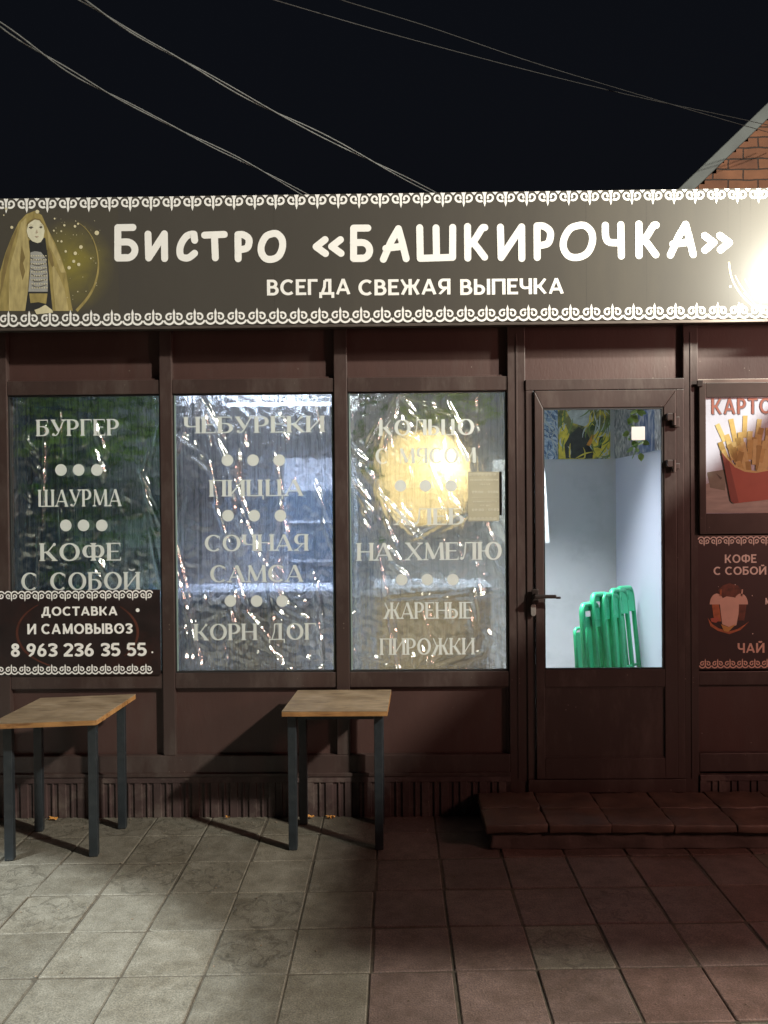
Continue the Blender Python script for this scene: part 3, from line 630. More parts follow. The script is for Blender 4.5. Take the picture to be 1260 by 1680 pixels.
# ------------------------------------------------------------------ door
def door():
    fx0, fx1 = .716, 1.562; zt = 2.355; X0, X1, Z0, Z1 = .806, 1.450, .795, 2.200
    bm = bmesh.new()
    for q in ((fx0, fx0+.042, .20, zt), (fx1-.042, fx1, .20, zt)): box(bm, q[0], q[1], -.020, .05, q[2], q[3]-.058, .004)
    # mitred head
    prism(bm, [Vector((fx0, -.022, zt)), Vector((fx1, -.022, zt)), Vector((fx1-.0, -.022, zt-.0575)), Vector((fx0+.0, -.022, zt-.0575))], (0, .07, 0), .003)
    box(bm, fx0, fx1, -.026, .03, .128, .199, .003)
    fr = obj('door_frame', bm, m_frame, K)
    obj('transom_panel', bx(fx0+.0, fx1, .020, .05, zt+.002, 3.2), m_panel, K)
    lx0, lx1 = fx0+.045, fx1-.045
    bm = bmesh.new()
    # leaf as mitred stiles and rails
    y = -.034
    o = [(lx0, .205), (lx1, .205), (lx1, zt-.062), (lx0, zt-.062)]; i_ = [(X0, Z0), (X1, Z0), (X1, Z1), (X0, Z1)]
    def pr(pts): prism(bm, [Vector((p[0], y, p[1])) for p in pts], (0, .06, 0), .0035)
    pr([o[3], o[2], i_[2], i_[3]]); pr([o[2], (lx1, .205), (X1, .205), i_[2]]); pr([(lx0, .205), o[3], i_[3], (X0, .205)])
    pr([(X0, .70), (X1, .70), i_[1], i_[0]]); pr([(X0, .205), (X1, .205), (X1, .315), (X0, .315)])
    leaf = obj('door', bm, m_frame, K)
    bm = bmesh.new(); box(bm, X0, X1, -.022, .01, .315, .70); box(bm, X0, X1, -.027, -.022, .315, .323); box(bm, X0, X1, -.027, -.022, .692, .70)
    obj('lower_panel', bm, m_frame, leaf)
    bm = bmesh.new()
    for q in ((X0, X0+.007, Z0, Z1), (X1-.010, X1, Z0, Z1), (X0+.007, X1-.010, Z1-.010, Z1), (X0+.007, X1-.010, Z0, Z0+.006)): box(bm, q[0], q[1], -.029, -.01, q[2], q[3])
    obj('gasket', bm, m_gasket, leaf)
    obj('door_glass', bx(X0+.007, X1-.01, -.016, -.010, Z0+.006, Z1-.01), m_glass, leaf)
    # handle
    hp = at(878, 980, -.04)
    bm = bmesh.new(); box(bm, hp.x-.018, hp.x+.018, -.046, -.0345, hp.z-.035, hp.z+.045, .005)
    tube(bm, [(hp.x, -.046, hp.z+.012), (hp.x, -.085, hp.z+.012)], .011, 12)
    box(bm, hp.x-.012, hp.x+.105, -.094, -.076, hp.z-.002, hp.z+.018, .006); box(bm, hp.x+.100, hp.x+.128, -.092, -.079, hp.z-.004, hp.z+.008, .004)
    obj('handle', bm, m_handle, leaf)
    kp = at(875, 1001, -.036); bm = bmesh.new()
    prism(bm, [Vector((kp.x+.014*math.cos(a), -.0345, kp.z+.014*math.sin(a)+(.018 if math.sin(a) > 0 else -.018))) for a in [k*math.pi/8 for k in range(16)]], (0, -.006, 0), .0015)
    obj('lock_plate', bm, m_chrome, leaf)
    for py in (688, 764):
        h = at(1103, py, -.03); bm = bmesh.new()
        tube(bm, [(h.x, -.058, h.z-.034), (h.x, -.058, h.z+.03)], .012, 12)
        box(bm, h.x-.038, h.x-.004, -.066, -.035, h.z-.008, h.z+.030, .004); box(bm, h.x+.004, h.x+.030, -.058, -.0345, h.z-.045 if py < 700 else h.z-.02, h.z+.012, .004)
        obj('hinge', bm, m_frame, leaf)
    s0, s1, zz0, zz1 = pxbox(1036, 1058, 700, 722, -.0175)
    tag(obj('sticker', bx(s0, s1, -.0190, -.0172, zz0, zz1, bev=.0004), m_white), 'small plain white square sticker on the door glass near its top right', 'sticker')
door()

# ------------------------------------------------------------------ sign board
SX0, SX1, SZ0, SZ1, SY = -3.5, 3.1, 2.640, 3.312, -.16
S = thing('shop_sign', 'long dark shop sign in white rounded Cyrillic lettering with curl borders and a veiled woman', 'sign', ((SX0+SX1)/2, SY, SZ0))
obj('sign_box', bx(SX0, SX1, SY, SY+.145, SZ0, SZ1, bev=.002), m_signbg, S)
bm = bmesh.new(); box(bm, SX0, SX1, SY+.004, SY+.018, SZ0-.018, SZ0-.001, .002); obj('bottom_trim', bm, m_zinc, S)
YL = SY-.0006
p = Pen(YL)
for c, x0, x1, ya, yb in [('Б', 184, 228, 366, 430), ('И', 234, 279, 376, 431), ('С', 287, 327, 376, 430), ('Т', 328, 376, 377, 430), ('Р', 382, 417, 377, 431), ('О', 421, 471, 376, 432),
        ('«', 512, 566, 386, 423), ('Б', 571, 613, 367, 431), ('А', 620, 674, 368, 432), ('Ш', 680, 751, 366, 431), ('К', 758, 804, 364, 430), ('И', 811, 866, 364, 431), ('Р', 872, 912, 362, 429),
        ('О', 916, 980, 362, 429), ('Ч', 984, 1029, 361, 427), ('К', 1039, 1085, 360, 426), ('А', 1091, 1145, 361, 425), ('»', 1149, 1203, 380, 417)]:
    
    if c == '«': p.obj('shop_name', m_white, S); p = Pen(YL)
    X0, X1, Z0, Z1 = pxbox(x0, x1, ya, yb, YL); p.comic(c, X0, X1, Z0, Z1, .0365)
p.obj('shop_name', m_white, S)
for s_, x0, x1, ya, yb in [('ВСЕГДА', 438, 575, 458, 484), ('СВЕЖАЯ', 588, 739, 458, 484), ('ВЫПЕЧКА', 755, 925, 457, 483)]:
    p = Pen(YL); X0, X1, Z0, Z1 = pxbox(x0, x1, ya, yb, YL); p.text(s_, X0, X1, Z0, Z1, 'sans', gap=.09)
    p.obj('slogan', m_white, S)
pit = at(500, 330, YL).x-at(465.8, 330, YL).x
def strip(Y, x0, x1, zref, pitch, up, scallop, mat, parent, phase, k=1.0, bar=None):
    p = Pen(Y); p.curl_strip(x0, x1, zref, pitch, up, scallop, k, off=phase)
    if bar: p.ribbon([(x0, bar[0]), (x1, bar[0])], bar[1])
    return p.obj('curl_border', mat, parent)
ph = (at(179.5, 330, YL).x - SX0) % pit
strip(YL, SX0, SX1, SZ1-.029, pit, -1, False, m_white, S, ph)
ph = (at(183.5, 515, YL).x - SX0) % pit
strip(YL, SX0, SX1, SZ0+.036, pit, 1, True, m_white, S, ph)

# portrait print on the sign (flat, as printed)
def pm(name, c, rough=.5, em=None): return M(name, c, rough, var=.26 if 'gold' in name else .10, scale=22, stretch=(2.2, 1, .6))
pc = {k: pm('print_'+k, v) for k, v in dict(gold=(.30, .24, .09), gold2=(.40, .33, .15), golds=(.20, .15, .06), skin=(.62, .60, .45), black=(.03, .03, .03), silver=(.32, .32, .30), lip=(.42, .34, .25), glow=(.16, .14, .045), dgold=(.11, .085, .035), eye=(.10, .09, .07), cream=(.60, .55, .36)).items()}
def zp(pts, Y, z=7.0, ox=0, oy=310): return [(at(ox+x/z, oy+y/z, Y).x, at(ox+x/z, oy+y/z, Y).z) for x, y in pts]
def glow_mat():
    m, t, b, N, L = newmat('print_golden_dust')
    tc = N.new('ShaderNodeTexCoord'); nz = N.new('ShaderNodeTexNoise'); nz.inputs['Scale'].default_value = 9; nz.inputs['Detail'].default_value = 7; nz.inputs['Distortion'].default_value = .8; L.new(tc.outputs['Object'], nz.inputs['Vector'])
    mp = N.new('ShaderNodeMapping'); mp.inputs['Location'].default_value = (-.30, 0, -1.0); mp.inputs['Scale'].default_value = (4.2, 4.2, 4.0); mp.vector_type = 'POINT'
    L.new(tc.outputs['Object'], mp.inputs[0])
    ln = N.new('ShaderNodeVectorMath'); ln.operation = 'LENGTH'; L.new(mp.outputs[0], ln.inputs[0])
    mr = N.new('ShaderNodeMapRange'); mr.inputs[1].default_value = .1; mr.inputs[2].default_value = 1.0; mr.inputs[3].default_value = 1; mr.inputs[4].default_value = 0; L.new(ln.outputs['Value'], mr.inputs[0])
    mu = N.new('ShaderNodeMath'); mu.operation = 'MULTIPLY'; L.new(mr.outputs[0], mu.inputs[0]); L.new(nz.outputs[0], mu.inputs[1])
    r = N.new('ShaderNodeValToRGB'); r.color_ramp.elements[0].color = (.066, .060, .048, 1); r.color_ramp.elements[1].position = .62; r.color_ramp.elements[1].color = (.22, .19, .045, 1)
    L.new(mu.outputs[0], r.inputs[0]); L.new(r.outputs[0], b.inputs['Base Color']); b.inputs['Roughness'].default_value = .5; b.inputs['Specular IOR Level'].default_value = .3
    return m
m_glow = glow_mat()
def portrait(parent):
    e = .0004
    def lay(k): return SY-.0004-e*k
    q = at(95, 430, SY); bm = bmesh.new(); poly(bm, [(q.x-.33, lay(0), SZ0+.066), (q.x+.32, lay(0), SZ0+.066), (q.x+.32, lay(0), SZ1-.058), (q.x-.33, lay(0), SZ1-.058)])
    base = obj('portrait', bm, m_glow, parent, label='printed portrait of a woman in a golden headscarf and beaded breastplate')
    def sh(name, pts, k, mat):
        Y = lay(k); P = zp(pts, Y); bm = bmesh.new(); poly(bm, [(x, Y, z) for x, z in P]); return obj(name, bm, pc[mat], base)
    sh('headscarf', [(-60, 1400), (0, 950), (60, 740), (130, 560), (215, 380), (300, 290), (400, 250), (480, 300), (520, 390), (570, 500), (640, 640), (700, 790), (760, 960), (790, 1150), (835, 1400), (600, 1400), (570, 1100), (545, 700), (320, 700), (345, 900), (330, 1150), (295, 1400)], 1, 'gold')
    sh('scarf_fold', [(240, 390), (300, 330), (320, 560), (345, 740), (340, 900), (325, 1150), (295, 1400), (100, 1400), (110, 900), (190, 620)], 2, 'gold2')
    sh('scarf_fold', [(250, 650), (290, 790), (265, 850), (290, 950), (260, 1050), (225, 900), (235, 760)], 3, 'golds')
    sh('scarf_fold', [(60, 760), (130, 570), (205, 430), (190, 500), (120, 720), (70, 950), (0, 1250), (20, 980)], 3, 'golds')
    sh('scarf_fold', [(535, 430), (600, 590), (680, 760), (755, 960), (700, 960), (640, 800), (560, 640)], 2, 'gold2')
    sh('scarf_fold', [(600, 850), (680, 1000), (740, 1150), (790, 1400), (640, 1400), (610, 1100)], 2, 'gold2')
    sh('scarf_fold', [(545, 640), (600, 760), (620, 880), (600, 900), (560, 800)], 3, 'golds')
    sh('dress', [(335, 590), (520, 560), (545, 760), (570, 1050), (605, 1400), (290, 1400), (325, 1150), (350, 800)], 4, 'black')
    sh('breastplate', [(350, 730), (400, 715), (470, 725), (530, 800), (550, 1000), (548, 1180), (325, 1180), (345, 960)], 5, 'silver')
    sh('breastplate', [(335, 1200), (545, 1200), (530, 1320), (440, 1300), (350, 1310)], 5, 'gold')
    sh('hand', [(395, 1390), (450, 1370), (520, 1330), (600, 1390), (610, 1420), (420, 1440)], 6, 'cream')
    sh('brow_band', [(300, 430), (330, 370), (400, 335), (460, 345), (500, 400), (515, 450), (500, 420), (450, 360), (400, 350), (345, 385)], 7, 'golds')
    sh('face', [(305, 480), (325, 400), (390, 350), (450, 355), (495, 405), (512, 480), (500, 560), (470, 610), (430, 622), (370, 600), (325, 550)], 6, 'skin')
    for c in ((330, 440, 385, 455), (450, 437, 492, 450)):
        sh('eye', [(c[0], c[1]), ((c[0]+c[2])/2, c[1]-14), (c[2], c[1]), ((c[0]+c[2])/2, c[3]+4)], 8, 'eye')
        sh('eyebrow', [(c[0]-4, c[1]-18), ((c[0]+c[2])/2, c[1]-32), (c[2], c[1]-20), ((c[0]+c[2])/2, c[1]-26)], 8, 'lip')
    sh('nose', [(425, 460), (436, 505), (420, 512), (410, 505)], 8, 'lip'); sh('mouth', [(400, 545), (425, 538), (450, 545), (425, 560)], 8, 'lip')
    # beads of the breastplate, necklace rows
    p = Pen(lay(8))
    for r_ in range(9):
        for s_ in range(7):
            x, y = 362+s_*28+r_*1.5, 770+r_*46
            X, Z = zp([(x, y)], YL)[0]; p.disc(X, Z, .0034, n=8)
    p.obj('beads', pc['cream'], base)
    p = Pen(lay(7))
    for r_ in range(6):
        p.ribbon(zp([(350+4*r_, 790+62*r_), (400, 815+62*r_), (450, 820+62*r_), (540, 790+62*r_)], YL), .0035)
    p.obj('necklace', pc['eye'], base)
    p = Pen(lay(3)); rr = random.Random(4)
    for x, y, r_ in [(1112, 505, 26), (930, 668, 21), (865, 740, 20), (905, 868, 19), (862, 430, 15), (897, 402, 12), (848, 832, 18), (795, 905, 20), (755, 718, 14), (707, 603, 13), (628, 342, 10), (740, 418, 13), (137, 442, 17), (430, 262, 22), (70, 228, 14), (1045, 798, 9), (895, 1180, 8), (665, 600, 9), (45, 302, 8), (620, 480, 11), (705, 487, 10)]:
        X, Z = zp([(x, y)], YL)[0]; p.disc(X, Z, r_/7/314)
    for k in range(46):
        x, y = rr.uniform(620, 1150), rr.uniform(280, 1280); X, Z = zp([(x, y)], YL)[0]; p.disc(X, Z, rr.uniform(.0008, .0026), n=8)
    p.obj('sparkles', pc['cream'], base)
    p = Pen(lay(2)); pts = [(890, 380), (980, 450), (1060, 560), (1110, 700), (1130, 850), (1120, 980), (1080, 1120), (1000, 1260), (880, 1400)]
    P = catmull(zp(pts, YL)); n = len(P); p.ribbon([tuple(q) for q in P], [.002+.014*(i/n)**1.2 for i in range(n)]); p.obj('gold_ring', pc['gold'], base)
    return base
portrait(S)
# golden swirl at the right end
p = Pen(SY-.0007)
for pts, wd in [([(1196, 430), (1200, 455), (1212, 478), (1230, 498), (1252, 512)], .008), ([(1206, 452), (1216, 470), (1232, 490)], .004), ([(1222, 458), (1232, 476)], .004), ([(1220, 480), (1240, 500), (1262, 516)], .005), ([(1250, 512), (1285, 520), (1320, 505), (1345, 470)], .010)]:
    P = catmull([(at(x, y, SY).x, at(x, y, SY).z) for x, y in pts]); p.ribbon([tuple(q) for q in P], wd)
for x, y, r in [(1217, 500, .006), (1252, 478, .008), (1198, 470, .006), (1232, 468, .005)]:
    q = at(x, y, SY); p.disc(q.x, q.z, r)
p.obj('gold_swirl', pc['cream'], S)
# sheet joints in the vinyl
p = Pen(SY-.0003); p.hi = 1
for x in (450, 962, 1061, 1195, 1215, 1232):
    X = at(x, 430, SY).x; p.ribbon([(X, SZ0+.07), (X, SZ1-.06)], .0016)
p.obj('vinyl_seams', M('seam', (.045, .04, .033), .5), S)

# ------------------------------------------------------------------ delivery banner
BY = -.0165
m_ban = M('banner_print_dark', (.016, .009, .009), .4, var=.5, scale=6, dirt=(.035, .012, .010), dscale=4)
m_banred = M('banner_print_ring', (.075, .022, .014), .45, var=.3, scale=14)
bx0, bz1, bz0 = -2.30, at(130, 968, BY).z, at(130, 1108, BY).z; bx1 = at(263, 1040, BY).x
Bn = thing('delivery_banner', 'dark delivery banner with white telephone number across the bottom of the burger window', 'banner', ((bx0+bx1)/2, BY, bz0))
obj('banner_sheet', bx(bx0, bx1, BY, BY+.0035, bz0, bz1, bev=.001), m_ban, Bn)
for s_, x0, x1, ya, yb, st in [('ДОСТАВКА', 68, 193, 995, 1010, 0), ('И САМОВЫВОЗ', 45, 217, 1023, 1040, 0), ('8 963 236 35 55', 18, 240, 1055, 1077, 0)]:
    p = Pen(BY-.0012); X0, X1, Z0, Z1 = pxbox(x0, x1, ya, yb, BY); p.text(s_, X0, X1, Z0, Z1, 'sans', thick=.20, gap=.10, space=.36)
    p.obj('lettering', m_white, Bn)
bp_ = .0735
strip(BY-.0012, bx0, bx1-.03, bz1-.027, bp_, -1, True, m_white, Bn, (at(41, 975, BY).x-bx0) % bp_)
strip(BY-.0012, bx0, bx1-.03, bz0+.030, bp_, 1, True, m_white, Bn, (at(41, 1100, BY).x-bx0) % bp_)
p = Pen(BY-.0006); c = at(127, 1038, BY)
for s0_, s1_ in ((-40, 50), (130, 250)):
    P = [(c.x+.33*math.cos(RAD(a)), c.z+.20*math.sin(RAD(a))) for a in range(s0_, s1_, 5)]; p.ribbon(P, [.004+.010*math.sin(math.pi*i/len(P)) for i in range(len(P))])
p.obj('print_ring', m_banred, Bn)
p = Pen(BY-.0014)
for x, y, r in [(226, 1001, 3.2), (250, 1070, 1.6), (197, 1030, 1.4)]:
    q = at(x, y, BY); p.disc(q.x, q.z, r/303)
p.obj('sparkles', m_white, Bn)

# ------------------------------------------------------------------ right posters
m_alu = M('poster_frame_brown', (.05, .036, .030), .35, var=.15)
FY = -.020
fx0, fx1 = at(1146, 740, FY).x, 2.75; fz1, fz0 = at(1200, 628, FY).z, at(1200, 876, FY).z
Pf = thing('fries_poster', 'framed poster of french fries in a red carton right of the door', 'poster', ((fx0+fx1)/2, FY, fz0))
px0, px1, pz0, pz1 = at(1157, 740, FY).x, 2.70, at(1210, 842, FY).z, at(1210, 652, FY).z
bm = bmesh.new()
box(bm, fx0, px0, FY-.014, .019, fz0, fz1, .003); box(bm, px1, fx1, FY-.014, .019, fz0, fz1, .003)
box(bm, px0, px1, FY-.013, .019, pz1, fz1, .003); box(bm, px0, px1, FY-.013, .019, fz0, pz0, .003)
obj('poster_frame', bm, m_alu, Pf)
obj('top_clip', bx(fx0-.012, fx0+.018, FY-.022, FY-.010, fz1-.02, fz1+.012, bev=.002), m_handle, Pf)
m_ppr = M('poster_paper', (.62, .68, .80), .5, var=.12, scale=3, dirt=(.38, .39, .41), dscale=2)
obj('poster_sheet', bx(px0, px1, FY, FY+.01, pz0, pz1), m_ppr, Pf)
def PF(pts, Y): return [(at(x, y, Y).x, Y, at(x, y, Y).z) for x, y in pts]
def flat(name, pts, k, mat, par, Y0=FY): 
    Y = Y0-.0005-.0005*k; bm = bmesh.new(); poly(bm, PF(pts, Y)); return obj(name, bm, mat, par)
m_tbl = M('print_table', (.42, .38, .34), .5, var=.2, scale=8, stretch=(1, 1, 6))
m_red = M('print_red', (.44, .11, .07), .5, var=.06); m_red2 = M('print_red_dark', (.26, .06, .04), .5, var=.06)
m_fry = M('print_fry', (.62, .46, .14), .5, var=.14, scale=40); m_fry2 = M('print_fry_light', (.70, .57, .22), .5, var=.1, scale=40); m_fry3 = M('print_fry_dark', (.42, .29, .07), .5, var=.1, scale=40)
flat('print_table', [(1157, 795), (1190, 780), (1275, 790), (1275, 841.5), (1157, 841.5)], 0, m_tbl, Pf)
flat('print_shade', [(1160, 775), (1190, 770), (1190, 805), (1165, 800)], 1, M('print_blur', (.24, .23, .18), .5, var=.2), Pf)
flat('print_twig', [(1174, 776), (1185, 784), (1182, 787)], 2, pc['eye'], Pf)
rr = random.Random(3)
fl_ = [(1198, 729, -22), (1187, 740, -20), (1206, 742, -8), (1216, 726, -6), (1230, 722, 3), (1243, 728, 8), (1258, 722, 12), (1222, 745, -10), (1238, 748, 4), (1252, 744, 10), (1192, 757, -14), (1212, 760, 14), (1228, 766, -6), (1247, 768, 16), (1206, 772, 60), (1218, 778, 50), (1236, 780, 66), (1254, 780, 80), (1183, 710, -24), (1203, 706, -12), (1222, 700, 2), (1244, 704, 8), (1266, 704, 14)]
for k in range(34):
    u_ = rr.uniform(-1, 1); fl_.append((1238+46*u_+rr.uniform(-4, 4), rr.uniform(716, 764)+10*u_*u_, 26*u_+rr.uniform(-9, 9)))
for k, (x, y, a) in enumerate(sorted(fl_, key=lambda q: q[1])):
    a = RAD(a); hw, hl = rr.uniform(3.4, 4.6), (rr.uniform(14, 21) if y < 765 else 9)
    u = (math.sin(a), -math.cos(a)); v = (math.cos(a), math.sin(a))
    P = [(x+u[0]*sl*hl+v[0]*sw*hw, y+u[1]*sl*hl+v[1]*sw*hw) for sl, sw in ((-1, -1), (1, -1), (1, 1), (-1, 1))]
    flat('fry', P, 3+k*.16, (m_fry, m_fry2, m_fry3)[k % 3], Pf)
curve_ = [(1184, 742), (1192, 752), (1205, 766), (1222, 774), (1240, 776), (1262, 772), (1290, 756)]
for (xa, ya), (xb, yb) in zip(curve_, curve_[1:]): flat('carton_lip', [(xa, ya-3.5), (xb, yb-3.5), (xb, yb+3), (xa, ya+3)], 13, m_fry2, Pf)
flat('carton', curve_+[(1290, 812), (1266, 819), (1240, 822), (1204, 826), (1199, 822), (1190, 775)], 13.5, m_red, Pf)
flat('carton_side', [(1184, 742), (1196, 757), (1212, 824), (1204, 826), (1199, 822), (1190, 775)], 14, m_red2, Pf)
for off, mt in ((1.3, m_red2), (0, M('print_orange_red', (.36, .12, .08), .5, var=.05))):
    X0, X1, Z0, Z1 = pxbox(1167+off, 1266+off, 653+off, 679+off, FY); p = Pen(FY-.0022-.0004*(off == 0)); p.text('КАРТО', X0, X1, Z0, Z1, 'sans', thick=.17, gap=.16)
    p.obj('lettering', mt if off == 0 else M('print_shadow_line', (.16, .17, .20), .5), Pf)
# coffee poster
CY = -.012
cx0, cx1 = at(1145.5, 990, CY).x, 2.72; cz1, cz0 = at(1200, 880, CY).z, at(1200, 1098, CY).z
Pc = thing('coffee_poster', 'dark coffee and tea poster with curl borders and dessert cups under the fries poster', 'poster', ((cx0+cx1)/2, CY, cz0))
m_cof = M('coffee_print_dark', (.038, .017, .016), .45, var=.35, scale=3, dirt=(.030, .013, .012), dscale=3)
obj('poster_sheet', bx(cx0, cx1, CY, .019, cz0, cz1, bev=.001), m_cof, Pc)
obj('poster_edge', bx(cx0-.002, cx1, CY-.002, CY+.006, cz1+.0005, cz1+.005), m_zinc, Pc)
m_cr = M('coffee_print_cream', (.82, .72, .64), .5, var=.05)
m_cr2 = M('coffee_print_copper', (.70, .46, .36), .5, var=.08)
for s_, x0, x1, ya, yb in [('КОФЕ', 1189, 1241, 909.5, 923.5), ('С СОБОЙ', 1170.5, 1257, 929.5, 943), ('М', 1254.6, 1267, 981, 991.5)]:
    p = Pen(CY-.0012); X0, X1, Z0, Z1 = pxbox(x0, x1, ya, yb, CY); p.text(s_, X0, X1, Z0, Z1, 'sans', gap=.10, space=.35)
    p.obj('lettering', m_cr, Pc)
p = Pen(CY-.0012); X0, X1, Z0, Z1 = pxbox(1210, 1254, 1055, 1071, CY); p.text('ЧАЙ', X0, X1, Z0, Z1, 'sans', gap=.10); p.obj('lettering', m_cr2, Pc)
cp = (at(1175, 890, CY).x-at(1154.7, 890, CY).x)
strip(CY-.0012, cx0, cx1, cz1-.022, cp, -1, True, m_cr, Pc, at(1155, 890, CY).x-cx0)
strip(CY-.0012, cx0, cx1, cz0+.028, cp, 1, True, m_cr2, Pc, at(1157, 1090, CY).x-cx0)
def cz(pts): return [(1130+x/6.46, 860+y/6.46) for x, y in pts]
m_org = M('coffee_print_orange', (.42, .13, .05), .5, var=.3, scale=40); m_brn = M('coffee_print_brown', (.14, .045, .025), .5, var=.5, scale=30)
flat('print_ring', cz([(200, 990), (230, 1080), (310, 1130), (430, 1165), (550, 1120), (640, 1030), (600, 1060), (520, 1110), (430, 1135), (320, 1105), (250, 1060)]), 1, m_org, Pc, CY)
flat('print_splash', cz([(310, 700), (360, 650), (430, 625), (520, 650), (560, 700), (520, 770), (430, 790), (340, 760)]), 1, m_brn, Pc, CY)
for pts in ([(245, 850), (320, 850), (345, 1030), (270, 1030)], [(535, 850), (612, 850), (590, 1020), (520, 1020)]): flat('print_cup', cz(pts), 2, m_org if pts[0][0] == 245 else m_brn, Pc, CY)
for cx_ in (298, 552): flat('print_lid', cz([(cx_+76*math.cos(RAD(a)), 850-115*math.sin(RAD(a))) for a in range(0, 181, 15)]), 3, m_cr2, Pc, CY)
flat('print_cup', cz([(325, 800), (400, 765), (480, 775), (535, 800), (528, 950), (505, 1070), (440, 1095), (355, 1060), (338, 930)]), 4, m_cr2, Pc, CY)
flat('print_spill', cz([(340, 1060), (420, 1090), (500, 1060), (450, 1110), (420, 1140), (375, 1135)]), 5, M('coffee_print_caramel', (.55, .30, .08), .5), Pc, CY)
flat('print_straw', cz([(335, 690), (350, 690), (345, 760), (325, 760)]), 3, m_org, Pc, CY); flat('print_straw', cz([(562, 690), (575, 690), (570, 760), (550, 760)]), 3, m_cr2, Pc, CY)
flat('print_berry', cz([(230, 1000), (300, 985), (330, 1010), (290, 1045), (240, 1035)]), 5, m_red, Pc, CY)
p = Pen(CY-.003)
for x, y, r in [(490, 640, .0025), (670, 757, .0025), (675, 1160, .003), (312, 662, .0015)]:
    q = at(1130+x/6.46, 860+y/6.46, CY); p.disc(q.x, q.z, r, n=10)
p.obj('sparkles', m_cr, Pc)

# ------------------------------------------------------------------ opening hours notice inside the third window
HY = .026
hx0, hx1, hz0, hz1 = pxbox(768, 819, 774, 855, HY)
H_ = thing('hours_notice', 'small beige opening hours notice on the right side of the window beside the door', 'notice', ((hx0+hx1)/2, HY, hz0))
obj('notice_sheet', bx(hx0, hx1, HY, HY+.002, hz0, hz1), M('notice_beige', (.52, .48, .35), .5, var=.06), H_)
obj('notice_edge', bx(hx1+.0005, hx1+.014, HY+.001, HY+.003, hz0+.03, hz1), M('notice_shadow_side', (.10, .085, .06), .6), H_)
m_nl = M('notice_letter', (.85, .82, .68), .5)
p = Pen(HY-.0008)
for s_, u0, u1, va, vb in [('РЕЖИМ РАБОТЫ', .06, .97, .15, .18), ('ПН-ЧТ', .38, .72, .24, .27), ('09:00 - 01:00', .12, .97, .385, .435), ('РЕЖИМ РАБОТЫ', .16, .92, .59, .62), ('ПТ-ВС', .38, .72, .67, .70), ('09:00 - 01:00', .12, .99, .745, .795)]:
    p.text(s_, hx0+(hx1-hx0)*u0, hx0+(hx1-hx0)*u1, hz1-(hz1-hz0)*vb, hz1-(hz1-hz0)*va, 'sans', space=.3)
p.ribbon([(hx0+.02, hz1-(hz1-hz0)*.515), (hx1-.004, hz1-(hz1-hz0)*.515)], .0018)
p.obj('lettering', m_nl, H_)
p = Pen(HY-.0008)
p.curl_strip(hx0+.004, hx1-.008, hz1-.014, .022, -1, True, off=.008); p.curl_strip(hx0+.004, hx1-.008, hz0+.014, .022, 1, True, off=.008); p.obj('curl_border', m_nl, H_)

# ------------------------------------------------------------------ tables
def table(name, label, top, feet, h, th=.026):
    """top: four corners (x,y) front-left, front-right, back-right, back-left; feet: four (x,y)"""
    cxm = sum(q[0] for q in top)/4; cym = sum(q[1] for q in top)/4
    T_ = thing('table', label, 'table', (cxm, cym, 0), 'small square pavement tables')
    bm = bmesh.new()
    prism(bm, [Vector((x, y, h-.004)) for x, y in top], (0, 0, .004), 0, 0)
    o = obj('tabletop', bm, m_wood, T_)
    bm = bmesh.new(); P_ = []
    for i_ in range(4):
        a_, b_2 = Vector(top[i_]), Vector(top[(i_+1) % 4])
        for k_ in range(26):
            q_ = a_.lerp(b_2, k_/26); P_.append(Vector((q_.x+.0022*noise.noise(Vector((k_*.9, i_*5, 1))), q_.y+.0022*noise.noise(Vector((k_*.9, i_*5, 9))), h-th)))
    prism(bm, P_, (0, 0, th-.0045)); obj('edge_board', bm, m_woodedge, T_)
    ang = math.atan2(top[1][1]-top[0][1], top[1][0]-top[0][0]); ca, sa = math.cos(ang), math.sin(ang)
    hw = .021
    for x, y in feet:
        bm = bmesh.new(); box(bm, -hw, hw, -hw, hw, 0.002, h-th-.001, .004)
        for v in bm.verts: v.co = Vector((x+v.co.x*ca-v.co.y*sa, y+v.co.x*sa+v.co.y*ca, v.co.z))
        leg_ = obj('leg', bm, m_black, T_)
    # apron bars under the top
    for i_ in range(4):
        a, b = Vector((*feet[i_], h-th-.018)), Vector((*feet[(i_+1) % 4], h-th-.018)); d = (b-a).normalized()
        bm = bmesh.new(); nrm = Vector((-d.y, d.x, 0))*.008; zz = Vector((0, 0, .015)); a += d*.022; b -= d*.022
        prism(bm, [a+nrm+zz, a-nrm+zz, a-nrm-zz, a+nrm-zz], b-a); obj('rail', bm, m_black, T_)
    return T_
table('table', 'small wooden topped table between the middle window and the door step', [(-.545, -.525), (-.036, -.525), (-.020, -.065), (-.521, -.065)],
      [(-.505, -.445), (-.082, -.445), (-.082, -.115), (-.490, -.115)], .70)
table('table', 'small wooden topped table under the delivery banner at the left edge', [(-1.865, -.73), (-1.393, -.665), (-1.372, -.135), (-1.845, -.215)],
      [(-1.885+.03, -.56), (-1.465, -.515), (-1.440, -.165), (-1.885+.02, -.20)], .70)

